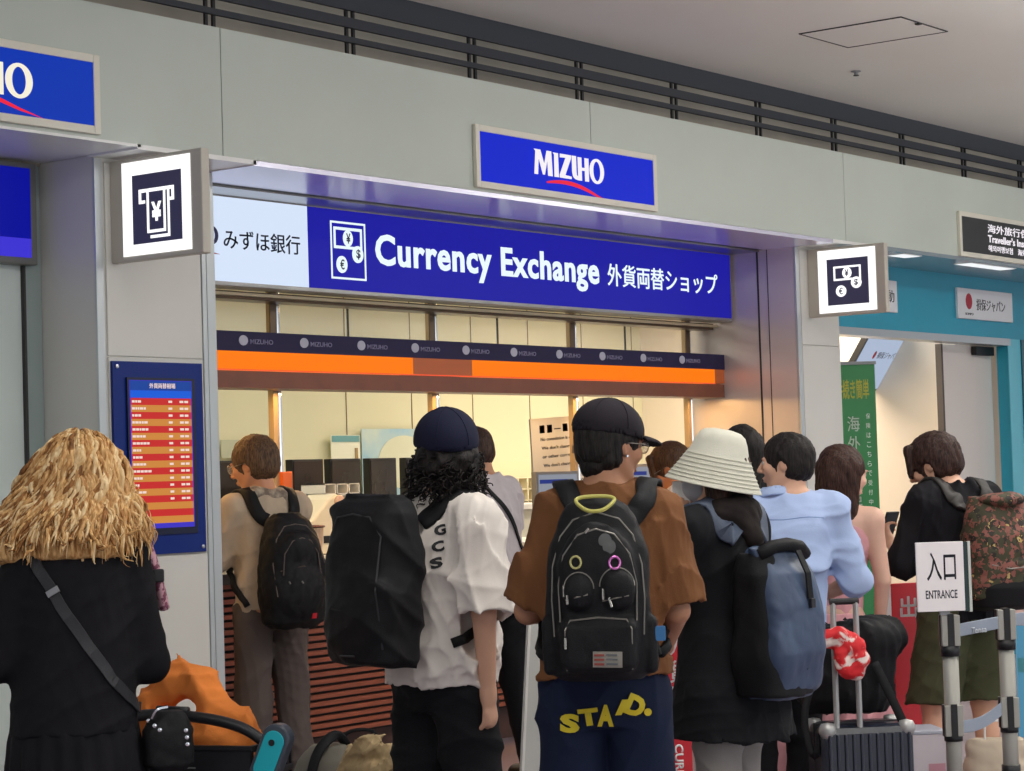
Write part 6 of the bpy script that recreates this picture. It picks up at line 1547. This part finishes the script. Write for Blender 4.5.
S.loft([(.0,.02,0,.19,.11),(.08,.02,0,.20,.115),(.16,.03,0,.195,.11),(.22,.0,0,.16,.09)], 0, e=2.5)
S.cap((-.17,.0,.22), (-.08,.02,.33), .055, .06, .03); S.cap((-.08,.02,.33), (.02,.02,.32), .06, .055, .03); S.cap((.02,.02,.32), (.11,.0,.22), .055, .05, .03); S.cap((.11,.0,.22), (.19,-.02,.20), .05, .04, .03)
S.ell((-.05,-.06,.235), (.085,.06,.042), .02, 'sub'); S.folds(.016, 4, 6, (.08,.2)); S.folds(.006, 9, 5, (.03,.07)); S.noise(.006, 9, 4)
S.build('bag_body', cloth('orange_nylon', (236,138,66), .07), q, 1)
q = stand('suitcase', 'pale grey suitcase standing under the tan jacket beside the white T-shirt', 'suitcase', 380, 7.6, -20)
mb = MB(); mb.box(-.20,.20,-.12,.12,.05,.54); L_(mb, 'shell', mat('suitcase_pale', (176,170,160), .45), q, .03)
mb = MB()
for i in range(8): mb.box(-.17+.045*i,-.155+.045*i,-.126,.126,.09,.50)
L_(mb, 'ribs', mat('suitcase_pale_rib', (150,144,136), .45), q, .003)
mb = MB(); mb.tube(catmull([(.06,-.05,.54),(.07,-.05,.575),(.19,-.05,.575),(.20,-.05,.54)], 5), .010, 8); L_(mb, 'carry_handle', mat('handle_taupe', (150,140,128), .5), q)
for sx in (-1,1):
    mb = MB(); mb.lathe([(0,-.12),(.024,-.12),(.026,0),(.024,.12),(0,.12)], Matrix.Translation((sx*.16,0,.026)) @ Matrix.Rotation(PI/2,4,'X'), 14); L_(mb, 'wheel', m_black, q)
q = stand('jacket', 'tan jacket heaped on the pale suitcase below the white T-shirt', 'jacket', 366, 7.6, -20, z=.555); q.scale = (.72, .72, .62)
S = SDF((-.25,-.2,-.06), (.28,.2,.24), .007); S.cap((-.12,0,.05), (-.02,-.02,.12), .05, .055, .03); S.cap((-.02,-.02,.12), (.09,.0,.08), .055, .05, .03); S.cap((.09,.0,.08), (.17,.0,.0), .05, .04, .03); S.ell((.02,0,.02), (.18,.10,.06), .03)
S.folds(.018, 9, 6, (.06,.15)); S.folds(.008, 3, 5, (.03,.06)); S.noise(.005, 13, 9); S.build('cloth', cloth('tan_cotton', (176,154,116), .08), q, 1)
q = stand('grey_bag', 'grey rounded bag with dark strap on the floor in front of the counter slats', 'bag', 322, 9.0, -20)
S = SDF((-.3,-.2,-.02), (.3,.22,.6), .009); S.loft([(.0,0,0,.15,.1),(.1,0,0,.18,.13),(.3,0,0,.17,.12),(.42,0,0,.12,.09),(.48,0,0,.07,.05)], 0, e=2.4); S.noise(.006,12,3,ridge=True)
b_ = S.build('bag_body', cloth('bag_warm_grey', (110,106,96), .06), q, 1)
mb = MB(); mb.smooth = True; mb.tube(catmull([(-.05,-.12,.1),(-.03,-.14,.3),(.0,-.11,.46),(.05,-.02,.52),(.08,.08,.4)], 7), .022, 10, rb=.010, up=(0,-1,0)); L_(mb, 'strap', m_packb, q)
q = stand('brown_bag', 'brown leather bag on the floor against the foot of the counter', 'bag', 352, 10.2, 10)
S = SDF((-.3,-.2,-.02), (.3,.2,.5), .010); S.loft([(.0,0,0,.18,.1),(.1,0,0,.20,.12),(.28,0,0,.18,.09),(.33,0,0,.12,.04)], 0, e=3.2); S.noise(.005,12,3); S.build('bag_body', mat('leather_brown', (84,52,42), .5, bump=.1), q, 1)
mb = MB(); mb.tube(catmull([(-.08,-.05,.3),(-.06,-.06,.40),(.06,-.06,.40),(.08,-.05,.3)],5), .009, 8); L_(mb, 'handle', m_packb, q)
print('built in', round(time.time()-T0, 1))
